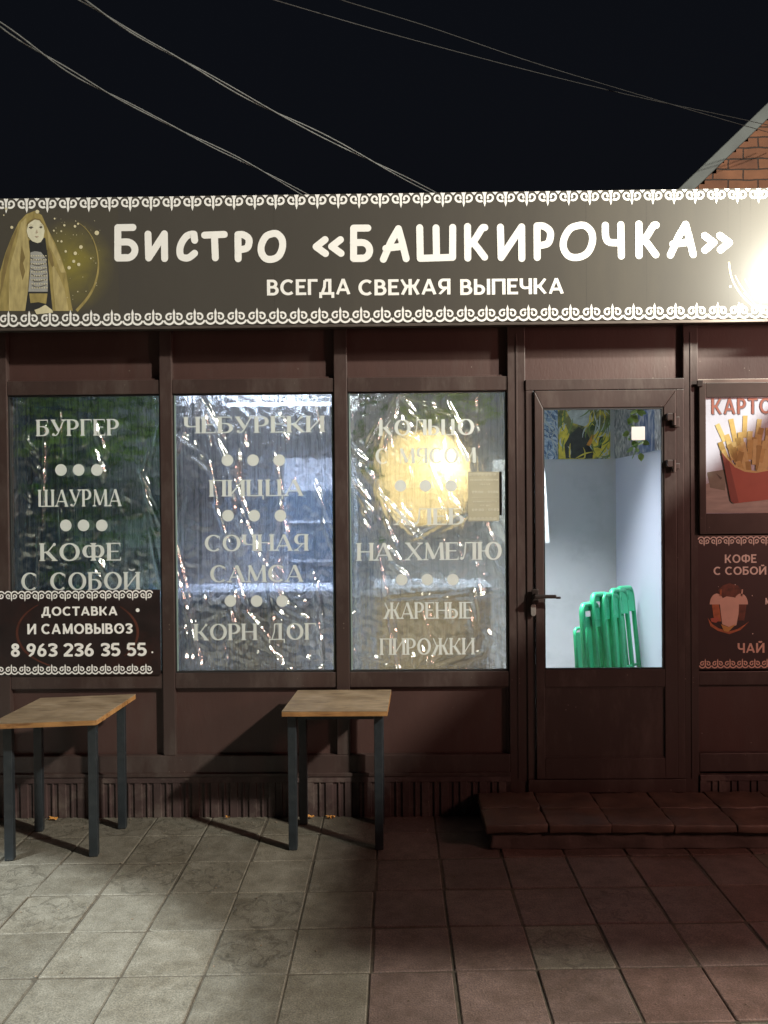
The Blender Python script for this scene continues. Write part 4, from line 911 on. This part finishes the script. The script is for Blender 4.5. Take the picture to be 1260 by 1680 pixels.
# ------------------------------------------------------------------ door step
m_step = M('step_tile', (.095, .058, .042), .55, var=.4, scale=7, bump=.5, bscale=50, dirt=(.060, .046, .038), dscale=5)
m_slab = M('step_concrete', (.085, .062, .052), .8, var=.3, scale=10, bump=.5, bscale=60)
St = thing('door_step', 'low worn reddish tiled door step in front of the glazed door', 'step', (1.2, -.25, 0))
def rough(bm, amp, cuts=3, fq=11, seed=0):
    bmesh.ops.subdivide_edges(bm, edges=[e for e in bm.edges if e.calc_length() > .05], cuts=cuts, use_grid_fill=True)
    for v in bm.verts:
        p_ = v.co.copy(); v.co += Vector((noise.noise(p_*fq+Vector((seed, 0, 0))), noise.noise(p_*fq+Vector((0, 7+seed, 0))), noise.noise(p_*fq*1.3+Vector((0, 0, 13+seed)))))*amp
        v.co.z = max(v.co.z, 0)
bm = bx(.462, 2.05, -.462, -.027, 0.0, .096, bev=.010); rough(bm, .010, 16, 16); obj('slab', bm, m_slab, St)
rs = random.Random(5); bm = bmesh.new(); x = .438; q = 0
while x < 2.06:
    w_ = .303
    for (ya, yb) in ((-.492, -.262), (-.256, -.028)):
        e = rs.uniform(-.004, .004); dz = rs.uniform(-.002, .003); q += 1
        t_ = bx(x+.001, x+w_-.001, ya+e, yb+.002, .090, .130+dz, bev=.006); rough(t_, .007, 6, 22, q)
        if q == 1: bmesh.ops.rotate(t_, verts=t_.verts, cent=(x, ya, .1), matrix=Matrix.Rotation(RAD(1.6), 3, 'Z'))
        me_ = bpy.data.meshes.new('tmp'); t_.to_mesh(me_); t_.free(); bm.from_mesh(me_); bpy.data.meshes.remove(me_)
    x += w_
obj('tiles', bm, m_step, St, smooth=True)

# ------------------------------------------------------------------ fallen leaves
m_leaf = M('dry_leaf', (.55, .26, .06), .6, var=.4, scale=40)
for k, (px, py, lab) in enumerate([(512, 1330, 'curled orange leaf lying just right of the back leg of the middle table'), (545, 1331, 'larger orange leaf against the plinth between the legs of the middle table'), (88, 1345, 'orange leaf on the paving between the legs of the left table'), (62, 1350, 'tiny yellow leaf at the foot of the left table back leg'), (376, 1339, 'small brown leaf by the plinth left of the middle table')]):
    q = atz(px, py, .004); rr = random.Random(k); bm = bmesh.new(); s = .024 if k < 3 else .012
    pts = []
    a0 = rr.uniform(0, 6)
    for i_ in range(14):
        a = a0+i_*2*math.pi/14; r = s*(1 if i_ % 2 else .62)*rr.uniform(.8, 1.1); pts.append((q.x+r*math.cos(a)*1.3, min(q.y, -.05)+r*math.sin(a)*.7, .006+rr.uniform(0, .016)))
    c_ = bm.verts.new((q.x, min(q.y, -.05), .012)); vs = [bm.verts.new(p_) for p_ in pts]
    for i_ in range(14): bm.faces.new((c_, vs[i_], vs[(i_+1) % 14]))
    tag(obj('fallen_leaf', bm, m_leaf), lab, 'leaf', 'dry leaves on the paving')

gr = bmesh.new(); rr = random.Random(77)
for k in range(420):
    x = rr.uniform(-2.6, 2.4); y = -.03-abs(rr.gauss(0, .10)) if rr.random() < .5 else rr.uniform(-2.6, -.05)
    if x > .40 and y > -.5: y = -.5-rr.random()*.06
    s_ = rr.uniform(.0012, .0042); mt = Matrix.Translation((x, y, .002+s_*.4)) @ Matrix.Rotation(rr.uniform(0, 6), 4, 'Z') @ Matrix.Diagonal((s_*rr.uniform(.7, 1.6), s_, s_*.6, 1))
    bmesh.ops.create_icosphere(gr, subdivisions=1, radius=1, matrix=mt)
tag(obj('grit', gr, M('grit_stone', (.16, .12, .085), .9, var=.6, scale=90)), kind='stuff')

# ------------------------------------------------------------------ room contents
m_tube = EM('tube_glow', (.80, .88, 1.0), 26)
m_lamph = M('lamp_housing', (.75, .75, .75), .5)
for k, (x, y, lab) in enumerate([(-.86, 2.05, 'white tube lamp shining at the top of the middle window'), (.95, .95, 'white tube lamp on the ceiling behind the door'), (-2.3, 1.0, 'white tube lamp on the ceiling at the left of the room')]):
    z = 2.48 if k == 0 else 2.585
    T_ = thing('tube_lamp', lab, 'lamp', (x, y, z), 'ceiling tube lamps'); bm = bmesh.new(); box(bm, x-.46, x+.46, y-.03, y+.03, z+.012, z+.034, .003); obj('housing', bm, m_lamph, T_)
    bm = bmesh.new(); tube(bm, [(x-.44, y, z), (x+.44, y, z)], .013, 10); obj('tube', bm, m_tube, T_)
    if k == 0:
        bm = bmesh.new(); tube(bm, [(x-.3, y, z+.034), (x-.3, y, 2.62)], .004, 6); tube(bm, [(x+.3, y, z+.034), (x+.3, y, 2.62)], .004, 6); obj('hanger', bm, m_lamph, T_)
for k, (x, y, e) in enumerate([(.95, 1.25, 46), (-2.3, 1.2, 17), (-.7, 1.5, 80)]):
    lamp('room_light', 'AREA', (x, y, 2.56), (x, y+.25, 0), e, ((.90, .94, 1.0) if k == 0 else (.78, .84, 1.0)), shape='RECTANGLE', size=.9, size_y=.12, spread=RAD(84))

# paper lantern with a warm light inside, added for the yellow glow in the window
m, t_, b_, N_, L_ = newmat('globe_paper')
out = N_['Material Output']; tl_ = N_.new('ShaderNodeBsdfTranslucent'); tl_.inputs[0].default_value = (.98, .92, .74, 1); df = N_.new('ShaderNodeBsdfDiffuse'); df.inputs[0].default_value = (.7, .6, .4, 1)
mx_ = N_.new('ShaderNodeMixShader'); mx_.inputs[0].default_value = .3; L_.new(tl_.outputs[0], mx_.inputs[1]); L_.new(df.outputs[0], mx_.inputs[2]); L_.new(mx_.outputs[0], out.inputs[0])
m_globe = m
lc = at(695, 785, .42)
Ln = thing('glow_globe', 'large added glowing yellow lantern behind the window beside the door', 'globe', (lc.x, lc.y, lc.z-.3))
bm = bmesh.new(); nn, rr_ = 40, []
for k in range(17):
    a = math.pi*k/16; r = max(.03, .28*math.sin(a)**.75); z = lc.z+.285*math.cos(a)*1.0
    rr_.append([bm.verts.new((lc.x+r*math.cos(q*2*math.pi/nn), lc.y+r*math.sin(q*2*math.pi/nn), z)) for q in range(nn)])
for a, b in zip(rr_, rr_[1:]):
    for q in range(nn): bm.faces.new((a[q], a[(q+1) % nn], b[(q+1) % nn], b[q]))
obj('shade', bm, m_globe, Ln, smooth=True)
bm = bmesh.new(); tube(bm, [(lc.x, lc.y, lc.z+.27), (lc.x, lc.y, 2.618)], .003, 6); obj('cord', bm, m_black, Ln)
lamp('globe_light', 'POINT', (lc.x+.10, lc.y-.18, lc.z+.07), None, 15, (1.0, .84, .54), shadow_soft_size=.03)

# mural band: generic feathery paint strokes, no figure
mur = [m_ for m_ in ()]
def mural_mat(name, c0, c1, c2, sc_, dist):
    m, t, b, N, L = newmat(name); tc = N.new('ShaderNodeTexCoord'); mp = N.new('ShaderNodeMapping'); mp.inputs['Scale'].default_value = sc_; L.new(tc.outputs['Object'], mp.inputs[0])
    nz = N.new('ShaderNodeTexNoise'); nz.inputs['Scale'].default_value = 1; nz.inputs['Detail'].default_value = 4; nz.inputs['Distortion'].default_value = dist; L.new(mp.outputs[0], nz.inputs['Vector'])
    r = N.new('ShaderNodeValToRGB'); e = r.color_ramp.elements; e[0].position = .36; e[0].color = (*c0, 1); e[1].position = .66; e[1].color = (*c2, 1); k = e.new(.5); k.color = (*c1, 1)
    L.new(nz.outputs[0], r.inputs[0]); L.new(r.outputs[0], b.inputs['Base Color']); b.inputs['Roughness'].default_value = .6; return m
mz0 = at(950, 753, 2.44).z; Mu = thing('wall_mural', 'painted mural band along the top of the room walls seen through the door', 'mural', (1.3, 2.44, mz0))
def mpanel(x0, x1, mat): 
    a, b = at(x0, 700, 2.44).x, at(x1, 700, 2.44).x; obj('mural_panel', bx(a, b, 2.438, 2.4485, mz0, 2.60), mat, Mu)
mpanel(860, 915, mural_mat('mural_blue_fur', (.16, .26, .42), (.34, .46, .60), (.70, .78, .85), (6, 6, 14), 2.5))
mpanel(915.3, 1001, mural_mat('mural_yellow_green', (.05, .08, .03), (.22, .22, .08), (.75, .62, .08), (7, 7, 5), 1.8))
for k, (ya, yb, mt) in enumerate([(2.436, 1.75, mural_mat('mural_grey', (.10, .12, .13), (.28, .30, .30), (.55, .55, .52), (5, 9, 9), 2)), (1.748, 1.35, mural_mat('mural_navy', (.05, .09, .18), (.14, .18, .28), (.5, .5, .5), (4, 8, 5), 2)), (1.348, .5, mural_mat('mural_feather', (.12, .12, .14), (.42, .42, .42), (.80, .80, .80), (12, 12, 5), 4))]):
    obj('mural_panel', bx(1.822, 1.8345, yb, ya, mz0, 2.60), mt, Mu)
# generic painted shapes on the yellow-green panel
def ms(name, pts, k, mat):
    Y = 2.4370-.0008*k; bm = bmesh.new(); poly(bm, [(at(x, y, Y).x, Y, at(x, y, Y).z) for x, y in pts]); obj(name, bm, mat, Mu)
m_my = M('mural_yellow', (.75, .62, .08), .6, var=.3, scale=20); m_mo = M('mural_orange', (.70, .30, .05), .6, var=.3, scale=20); m_mk = M('mural_dark', (.035, .04, .035), .6, var=.4, scale=20); m_mg = M('mural_pale', (.50, .56, .56), .6, var=.3, scale=20)
ms('painted_shape', [(918, 700), (928, 697), (934, 712), (930, 735), (936, 752), (917, 752)], 0, m_my)
ms('painted_shape', [(930, 676), (948, 668), (966, 672), (974, 690), (960, 700), (940, 694)], 0, m_mg)
ms('painted_shape', [(936, 712), (950, 700), (964, 712), (974, 735), (972, 752), (928, 752), (926, 730)], 1, m_mk)
ms('painted_shape', [(964, 728), (980, 706), (998, 712), (1000, 745), (985, 752), (976, 748)], 1, m_my)
ms('painted_shape', [(972, 712), (976, 714), (968, 732), (962, 730)], 2, m_mo)
ms('painted_shape', [(984, 716), (990, 716), (986, 736), (980, 734)], 2, m_mk)
def strokes(px0, px1, py0, py1, n, ln, wd, mats, ang, seed, k0):
    rr = random.Random(seed); z0m = mz0+.004
    pens = [Pen(2.4362-.0012*(k0+q)) for q in range(len(mats))]
    for q in range(n):
        p = pens[q % len(mats)]; c = at(rr.uniform(px0, px1), rr.uniform(py0, py1), 2.436); a = RAD(rr.gauss(ang, 26)); cv = rr.uniform(-.5, .5); L_ = ln*rr.uniform(.5, 1.2); pts = []
        for i_ in range(7):
            f = i_/6-.5; aa = a+cv*f*2; pts.append((min(at(px1, 700, 2.436).x, max(at(px0, 700, 2.436).x, c.x+math.cos(aa)*L_*f)), max(z0m, c.z+math.sin(aa)*L_*f)))
        p.ribbon(pts, [wd*math.sin(math.pi*(i_+.6)/7.2) for i_ in range(7)])
    for p, mt in zip(pens, mats): p.obj('brush_strokes', mt, Mu)
m_ml = M('mural_light_blue', (.55, .64, .72), .6, var=.2); m_md = M('mural_deep_blue', (.08, .14, .26), .6, var=.2); m_mgr = M('mural_leaf_green', (.16, .24, .07), .6, var=.3)
strokes(884, 914, 660, 752, 90, .12, .010, [m_ml, m_md, m_mg], -60, 1, 0)
strokes(917, 1000, 660, 752, 46, .14, .012, [m_mg, m_my, m_mgr], 70, 2, 0)
strokes(972, 1000, 655, 752, 26, .14, .010, [m_mg, m_mgr], 80, 3, 3)
# flat board leaning at the left of the door glass (pale strip)
a, b = at(889, 760, 1.4).x, at(895, 900, 1.4).x
Cb = bmesh.new(); prism(Cb, [Vector((a-.35, 1.4, zat(895, 1.4))), Vector((b+.03, 1.4, zat(893, 1.4))), Vector((a+.015, 1.4, zat(757, 1.4))), Vector((a-.35, 1.4, zat(757, 1.4)))], (0, .02, 0))
tag(obj('menu_board', Cb, M('board_white', (.62, .66, .66), .5)), 'white board hanging at the left edge of the door glass', 'board')

# vines
m_vine = M('vine_leaf', (.10, .24, .035), .5, var=.5, scale=25); m_vine2 = M('vine_leaf_light', (.42, .62, .18), .5, var=.4, scale=25)
def vine(name, label, cx, cy, ztop, wid, length, n, size, mat, seed, group='hanging artificial vines'):
    rr = random.Random(seed); bm = bmesh.new(); st = bmesh.new()
    T_ = thing(name, label, 'vine', (cx, cy, ztop-length), group)
    ns = max(1, int(wid/.07))
    for s in range(ns):
        x0 = cx-wid/2+wid*(s+.5)/ns+rr.uniform(-.02, .02); L = length*rr.uniform(.45, 1)
        pts = [(x0+.02*math.sin(k*1.3+s), cy+.015*math.cos(k+s), ztop-L*k/8) for k in range(9)]; tube(st, pts, .0022, 5)
        for k in range(n):
            f = rr.random(); p0 = Vector(pts[min(8, int(f*8))])+Vector((rr.uniform(-.03, .03), rr.uniform(-.03, .03), rr.uniform(-.03, .02)))
            d = Vector((rr.uniform(-1, 1), rr.uniform(-1, .3), rr.uniform(-1, .1))).normalized(); q = d.cross(Vector((rr.uniform(-1, 1), 1, rr.uniform(-1, 1)))).normalized(); s_ = size*rr.uniform(.6, 1.2)
            lv = [p0, p0+d*s_*.3+q*s_*.35, p0+d*s_*.65+q*s_*.3, p0+d*s_, p0+d*s_*.65-q*s_*.3, p0+d*s_*.3-q*s_*.35]
            bm.faces.new([bm.verts.new(v) for v in lv])
    obj('leaves', bm, mat, T_); obj('stems', st, mat, T_)
vine('hanging_vine', 'green leafy vine garland across the top of the burger window', -1.72, .22, 2.36, .80, .42, 26, .05, m_vine2, 1)
vine('hanging_vine', 'long dark green vine strands hanging the full height of the burger window', -1.70, .30, 2.3, .74, 1.35, 34, .05, m_vine, 2)
vine('hanging_vine', 'green leafy vine garland across the top of the window beside the door', .33, .28, 2.36, .55, .25, 22, .045, m_vine2, 3)
vine('hanging_vine', 'thin green vine strands at the left side of the window beside the door', -.12, .26, 2.36, .14, 1.0, 40, .045, m_vine, 4)
q = at(1040, 665, .25); vine('hanging_vine', 'pale green vine sprig hanging behind the top right of the door glass', q.x, .25, 2.30, .08, .42, 26, .045, m_vine2, 5)
# counter, fridge, shelf
m_blue = M('counter_blue_grey', (.22, .30, .40), .4, var=.1); m_wht = M('fridge_white', (.55, .62, .72), .35, var=.05); m_olive = M('reflection_olive', (.42, .36, .23), .8, var=.4, scale=12)  # olive: the lit film's reflection, put into the counter and cabinet colour
Ct = thing('serving_counter', 'pale blue serving counter behind the middle window', 'counter', (-.9, 1.5, .2))
obj('counter_top', bx(-1.55, -.35, 1.2, 1.8, 1.06, 1.10, bev=.004), m_wht, Ct); obj('counter_body', bx(-1.5, -.4, 1.26, 1.75, .2, 1.059, bev=.004), m_blue, Ct)
for k in range(3): obj('counter_panel', bx(-1.46+k*.355, -1.13+k*.355, 1.245, 1.259, .3, .98, bev=.004), m_olive if k == 1 else m_wht, Ct)
Fr = thing('display_fridge', 'tall white display fridge behind the right half of the middle window', 'fridge', (-.55, 2.15, .2))
obj('fridge_body', bx(-.85, -.28, 1.95, 2.42, .2, 2.05, bev=.01), m_wht, Fr); obj('fridge_door', bx(-.82, -.31, 1.92, 1.949, .35, 1.80, bev=.008), M('fridge_glass_door', (.05, .08, .12), .15), Fr)
for k in range(4):
    obj('fridge_shelf', bx(-.80, -.33, 1.905, 1.919, .65+k*.3, .67+k*.3), m_wht, Fr)
Sh = thing('shelf_unit', 'dark shelf unit with pale boxes behind the burger window', 'shelf', (-2.2, 2.2, .2))
m_shelf = M('shelf_dark', (.05, .06, .07), .5)
for x in (-2.75, -2.2, -1.65): obj('upright', bx(x-.015, x+.015, 2.05, 2.4, .2, 1.9), m_shelf, Sh)
for k in range(4): obj('shelf', bx(-2.734, -1.666, 2.05, 2.4, .5+k*.42, .52+k*.42) if False else bx(-2.18, -1.67, 2.05, 2.4, .5+k*.42, .52+k*.42), m_shelf, Sh)
rr = random.Random(9)
for k in range(6):
    x = -2.12+(k % 3)*.16; z = .94+(k//3)*.42; hh_ = rr.uniform(.12, .26); cc = [(.5, .55, .6), (.12, .25, .5), (.45, .2, .15), (.3, .45, .3), (.6, .6, .55), (.15, .3, .3)][k]
    tag(obj('carton_box', bx(x, x+.12, 2.12, 2.3, z+.002, z+hh_, bev=.004), M('box_paint', cc, .5)), ['pale grey box', 'blue box', 'red brown box', 'green box', 'white box', 'teal box'][k]+(' on the lower' if k < 3 else ' on the upper')+' shelf behind the burger window', 'box', 'boxes on the shelf')
Fr2 = thing('steel_cabinet', 'low steel cabinet behind the window beside the door', 'cabinet', (.25, 1.6, .2))
obj('cabinet_body', bx(-.12, .62, .9, 1.5, .2, 1.12, bev=.006), m_olive, Fr2); obj('cabinet_top', bx(-.14, .64, .88, 1.52, 1.121, 1.15, bev=.004), m_wht, Fr2)
m_bl = M('curtain_blue', (.10, .16, .30), .7, var=.2)
Cu = bmesh.new(); nxx = 60; lo, hi = [], []
for k in range(nxx+1):
    x = -2.45+.55*k/nxx; y = .9+.025*math.sin(k*.9); lo.append(Cu.verts.new((x, y, .9))); hi.append(Cu.verts.new((x, y, 2.5)))
for k in range(nxx): Cu.faces.new((lo[k], lo[k+1], hi[k+1], hi[k]))
tag(obj('curtain', Cu, m_bl, smooth=True), 'dark blue curtain at the left end of the room behind the burger window', 'curtain')

# folding chairs
m_green = M('green_plastic', (.05, .56, .26), .35, var=.12, scale=8); m_green2 = M('green_frame', (.04, .44, .20), .35, var=.1)
def chair_proto():
    T_ = thing('folding_chair', 'green folding chair nearest the left of the row behind the door glass', 'chair', (0, 0, 0), 'folded green chairs behind the door')
    W, H = .40, .88
    # local frame: chair plane is x-z, leaning a little
    def arch(r, w, h, z0, yy, rad, mat, name):
        bm = bmesh.new(); pts = [(-w/2-.035, yy, z0), (-w/2, yy, h-rad)]
        for k in range(1, 8): a = math.pi-k*math.pi/2/7.0*1; pts.append((-w/2+rad+rad*math.cos(math.pi-k*math.pi/14), yy, h-rad+rad*math.sin(k*math.pi/14)))
        for k in range(1, 8): pts.append((w/2-rad+rad*math.sin(k*math.pi/14), yy, h-rad+rad*math.cos(k*math.pi/14)))
        pts += [(w/2+.035, yy, z0)]
        tube(bm, pts, r, 10); return obj(name, bm, mat, T_, smooth=True)
    arch(.018, W, H, 0, 0, .08, m_green2, 'back_frame'); arch(.012, W-.08, .70, 0, .075, .05, m_green2, 'seat_frame')
    bm = bmesh.new()   # back panel with a hand slot
    z0, z1, x1 = .70, .868, W/2-.012; s0, s1, sx = .785, .828, .10
    xs = [-x1, -sx, sx, x1]; zs = [z0, s0, s1, z1]
    for i_ in range(3):
        for j_ in range(3):
            if i_ == 1 and j_ == 1: continue
            box(bm, xs[i_], xs[i_+1], -.012, .010, zs[j_], zs[j_+1])
    bmesh.ops.remove_doubles(bm, verts=bm.verts, dist=.0005)
    for v in bm.verts:
        v.co.y += -.02*(1-(v.co.x/x1)**2)*-1
        if v.co.z > .85 and abs(v.co.x) > .15: v.co.z -= .03
    obj('backrest', bm, m_green, T_)
    obj('seat', bx(-.15, .15, .066, .088, .20, .67, bev=.008), m_green, T_)
    for z in (.10, .30): 
        bm = bmesh.new(); tube(bm, [(-.2, .0, z), (.2, .0, z)], .009, 8); obj('crossbar', bm, m_green2, T_, smooth=True)
    return T_
proto = chair_proto()
spots = [((980, 1.20), 52, 'green folding chair with a flat panel at the left end of the folded row'), ((998, 1.30), 52, 'second green folding chair from the left with an open hand slot'), ((1014, 1.40), 52, 'middle green folding chair of the folded row'), ((1028, 1.50), 52, 'fourth green folding chair from the left, partly hidden'), ((1039, 1.60), 52, 'last green folding chair against the white side wall')]
for k, ((px, y), rz, lab) in enumerate(spots):
    o = proto if k == 0 else copy_tree(proto)
    o.location = (xat(px, y), y, .2); o.rotation_euler = (RAD(-6), RAD(3), RAD(rz)); o['label'] = lab
    o.scale = (.66, 1, (.90, .965, .95, .975, .98)[k])

# ------------------------------------------------------------------ neighbouring brick building behind
def brick_mat():
    m, t, b, N, L = newmat('brick_wall'); tc = N.new('ShaderNodeTexCoord'); sp = N.new('ShaderNodeSeparateXYZ'); cb = N.new('ShaderNodeCombineXYZ')
    L.new(tc.outputs['Object'], sp.inputs[0]); L.new(sp.outputs[0], cb.inputs[0]); L.new(sp.outputs[2], cb.inputs[1])
    br = N.new('ShaderNodeTexBrick'); br.inputs['Scale'].default_value = 1; br.inputs['Brick Width'].default_value = .30; br.inputs['Row Height'].default_value = .105; br.inputs['Mortar Size'].default_value = .008; br.inputs['Mortar Smooth'].default_value = .3
    br.inputs['Color1'].default_value = (.19, .075, .034, 1); br.inputs['Color2'].default_value = (.135, .050, .024, 1); br.inputs['Mortar'].default_value = (.035, .020, .014, 1)
    nzw = N.new('ShaderNodeTexNoise'); nzw.inputs['Scale'].default_value = 6; L.new(cb.outputs[0], nzw.inputs['Vector'])
    va = N.new('ShaderNodeVectorMath'); va.operation = 'MULTIPLY_ADD'; va.inputs[1].default_value = (.03, .03, 0); L.new(nzw.outputs['Color'], va.inputs[0]); L.new(cb.outputs[0], va.inputs[2]); L.new(va.outputs[0], br.inputs['Vector'])
    nz = N.new('ShaderNodeTexNoise'); nz.inputs['Scale'].default_value = 5; nz.inputs['Detail'].default_value = 7; L.new(cb.outputs[0], nz.inputs['Vector'])
    mx = N.new('ShaderNodeMixRGB'); mx.blend_type = 'OVERLAY'; mx.inputs[0].default_value = .6; L.new(br.outputs[0], mx.inputs[1]); L.new(nz.outputs[0], mx.inputs[2]); L.new(mx.outputs[0], b.inputs['Base Color']); b.inputs['Roughness'].default_value = .85
    bp = N.new('ShaderNodeBump'); bp.invert = True; bp.inputs['Strength'].default_value = .9; bp.inputs['Distance'].default_value = .012; L.new(br.outputs['Fac'], bp.inputs['Height']); L.new(bp.outputs[0], b.inputs['Normal'])
    return m
BYY = 4.0
A = at(1100, 322, BYY-.12); B = at(1262, 166, BYY-.12); sl = (B.z-A.z)/(B.x-A.x)
BB = thing('brick_building', 'orange lit brick gable with a sloping grey roof edge behind the sign', 'building', (5, BYY+2, 0))
bm = bmesh.new(); top = []; zc = 3.2; xe = A.x-.2; steps = []
x_at = lambda z: A.x+(z-A.z)/sl
pts = [(9, 0), (9, 9.5)]
z = 9.5
while z > 2.4:
    xx = x_at(z)+.075; jag = .07*(random.random()-.3); pts += [(xx+jag, z), (xx+jag, z-.105)]; z -= .105
pts += [(pts[-1][0], 0)]
pts = [(min(9, x), z) for x, z in pts]
seen = []; [seen.append(p) for p in pts if not seen or (abs(seen[-1][0]-p[0])+abs(seen[-1][1]-p[1])) > 1e-6]
prism(bm, [Vector((x, BYY+.02, z)) for x, z in seen], (0, .25, 0)); obj('gable_wall', bm, brick_mat(), BB)
m_verge = M('roof_edge_grey', (.050, .056, .050), .6, var=.3, scale=5, dirt=(.028, .028, .025), dscale=6)
d = Vector((1, 0, sl)).normalized(); nrm = Vector((-d.z, 0, d.x)); a = Vector((A.x, BYY-.12, A.z))-d*2.5; L_e = d*9
bm = bmesh.new(); prism(bm, [a, a-nrm*.115, a-nrm*.115+Vector((0, .3, 0)), a+Vector((0, .3, 0))], L_e, .008); obj('roof_edge', bm, m_verge, BB)
bm = bmesh.new(); a2 = a+Vector((0, .301, .0)); prism(bm, [a2, a2-nrm*.06, a2-nrm*.06+Vector((0, 5, 0)), a2+Vector((0, 5, 0))], L_e); obj('roof', bm, m_roof, BB)

# ------------------------------------------------------------------ cables over the kiosk
m_cable = M('cable_grey', (.065, .068, .065), .5, var=.4, scale=30); m_cable2 = M('cable_dark', (.022, .02, .019), .6, var=.3, scale=30)
def cable(pts, d0, d1, r, strands, mat, label, seed):
    P = catmull(pts, 10); n = len(P); bm = bmesh.new(); W = []
    for i_, q in enumerate(P):
        f = i_/(n-1); dep = d0+(d1-d0)*f; rv = ray(q.x, q.y); W.append(CAM+rv*dep)
    for s in range(strands):
        Q = []
        for i_, q in enumerate(W):
            a = i_*.22+s*math.pi+seed; k = .4+.6*abs(math.sin(i_*.05+seed)); off = (.010*k if strands > 1 else 0)
            Q.append(q+Vector((0, 0, off*math.cos(a)))+Vector((off*math.sin(a), 0, 0)))
        tube(bm, Q, r, 6)
    tag(obj('cable', bm, mat, smooth=True), label, 'cable', 'cables strung over the kiosk roof')
cable([(-60, -5), (0, 40), (75, 92), (150, 138), (230, 180), (320, 226), (410, 270), (510, 325)], 3.6, 5.2, .0042, 2, m_cable, 'twisted pale cable rising to the left edge of the photo', 1)
cable([(90, -25), (135, 0), (220, 55), (310, 105), (420, 168), (530, 223), (640, 280), (730, 326)], 3.4, 5.2, .0042, 2, m_cable, 'twisted pale cable second from the left running to the top edge', 2)
cable([(400, -15), (450, 0), (600, 44), (750, 85), (900, 124), (1050, 160), (1200, 192), (1290, 212)], 4.2, 8.2, .0030, 1, m_cable2, 'faint dark cable ending at the brick gable, the lower of two', 3)
cable([(500, -22), (560, 0), (700, 43), (870, 101), (1050, 156), (1200, 200), (1290, 225)], 4.4, 8.3, .0030, 1, m_cable2, 'faint dark cable ending at the brick gable, the upper of two', 4)

# ------------------------------------------------------------------ unseen canopy right of the frame, added to cast the broad shade on the step
Cn = thing('blocker', 'flat dark canopy added out of view to the right to cast the broad shade', 'blocker', (5.1, -2.1, 2.9))
obj('blocker_roof', bx(3.02, 7.2, -3.52, -.02, 3.0, 3.10), m_roof, Cn)
obj('blocker_wall', bx(3.27, 7.2, -.015, .1, 0, 3.12), m_panel, Cn)
# lamp fixtures (outside the frame)
Lp = thing('street_lamp', 'tall grey street lamp standing across the pavement', 'street lamp', (9.3, -7.6, 0))
bm = bmesh.new(); tube(bm, [(9.6, -7.8, 0), (9.6, -7.8, 8.9)], [.09, .05], 12); obj('pole', bm, m_zinc, Lp)
bm = bmesh.new(); box(bm, 8.8, 9.62, -7.9, -7.6, 8.9, 9.0, .02); obj('lamp_head', bm, m_zinc, Lp)
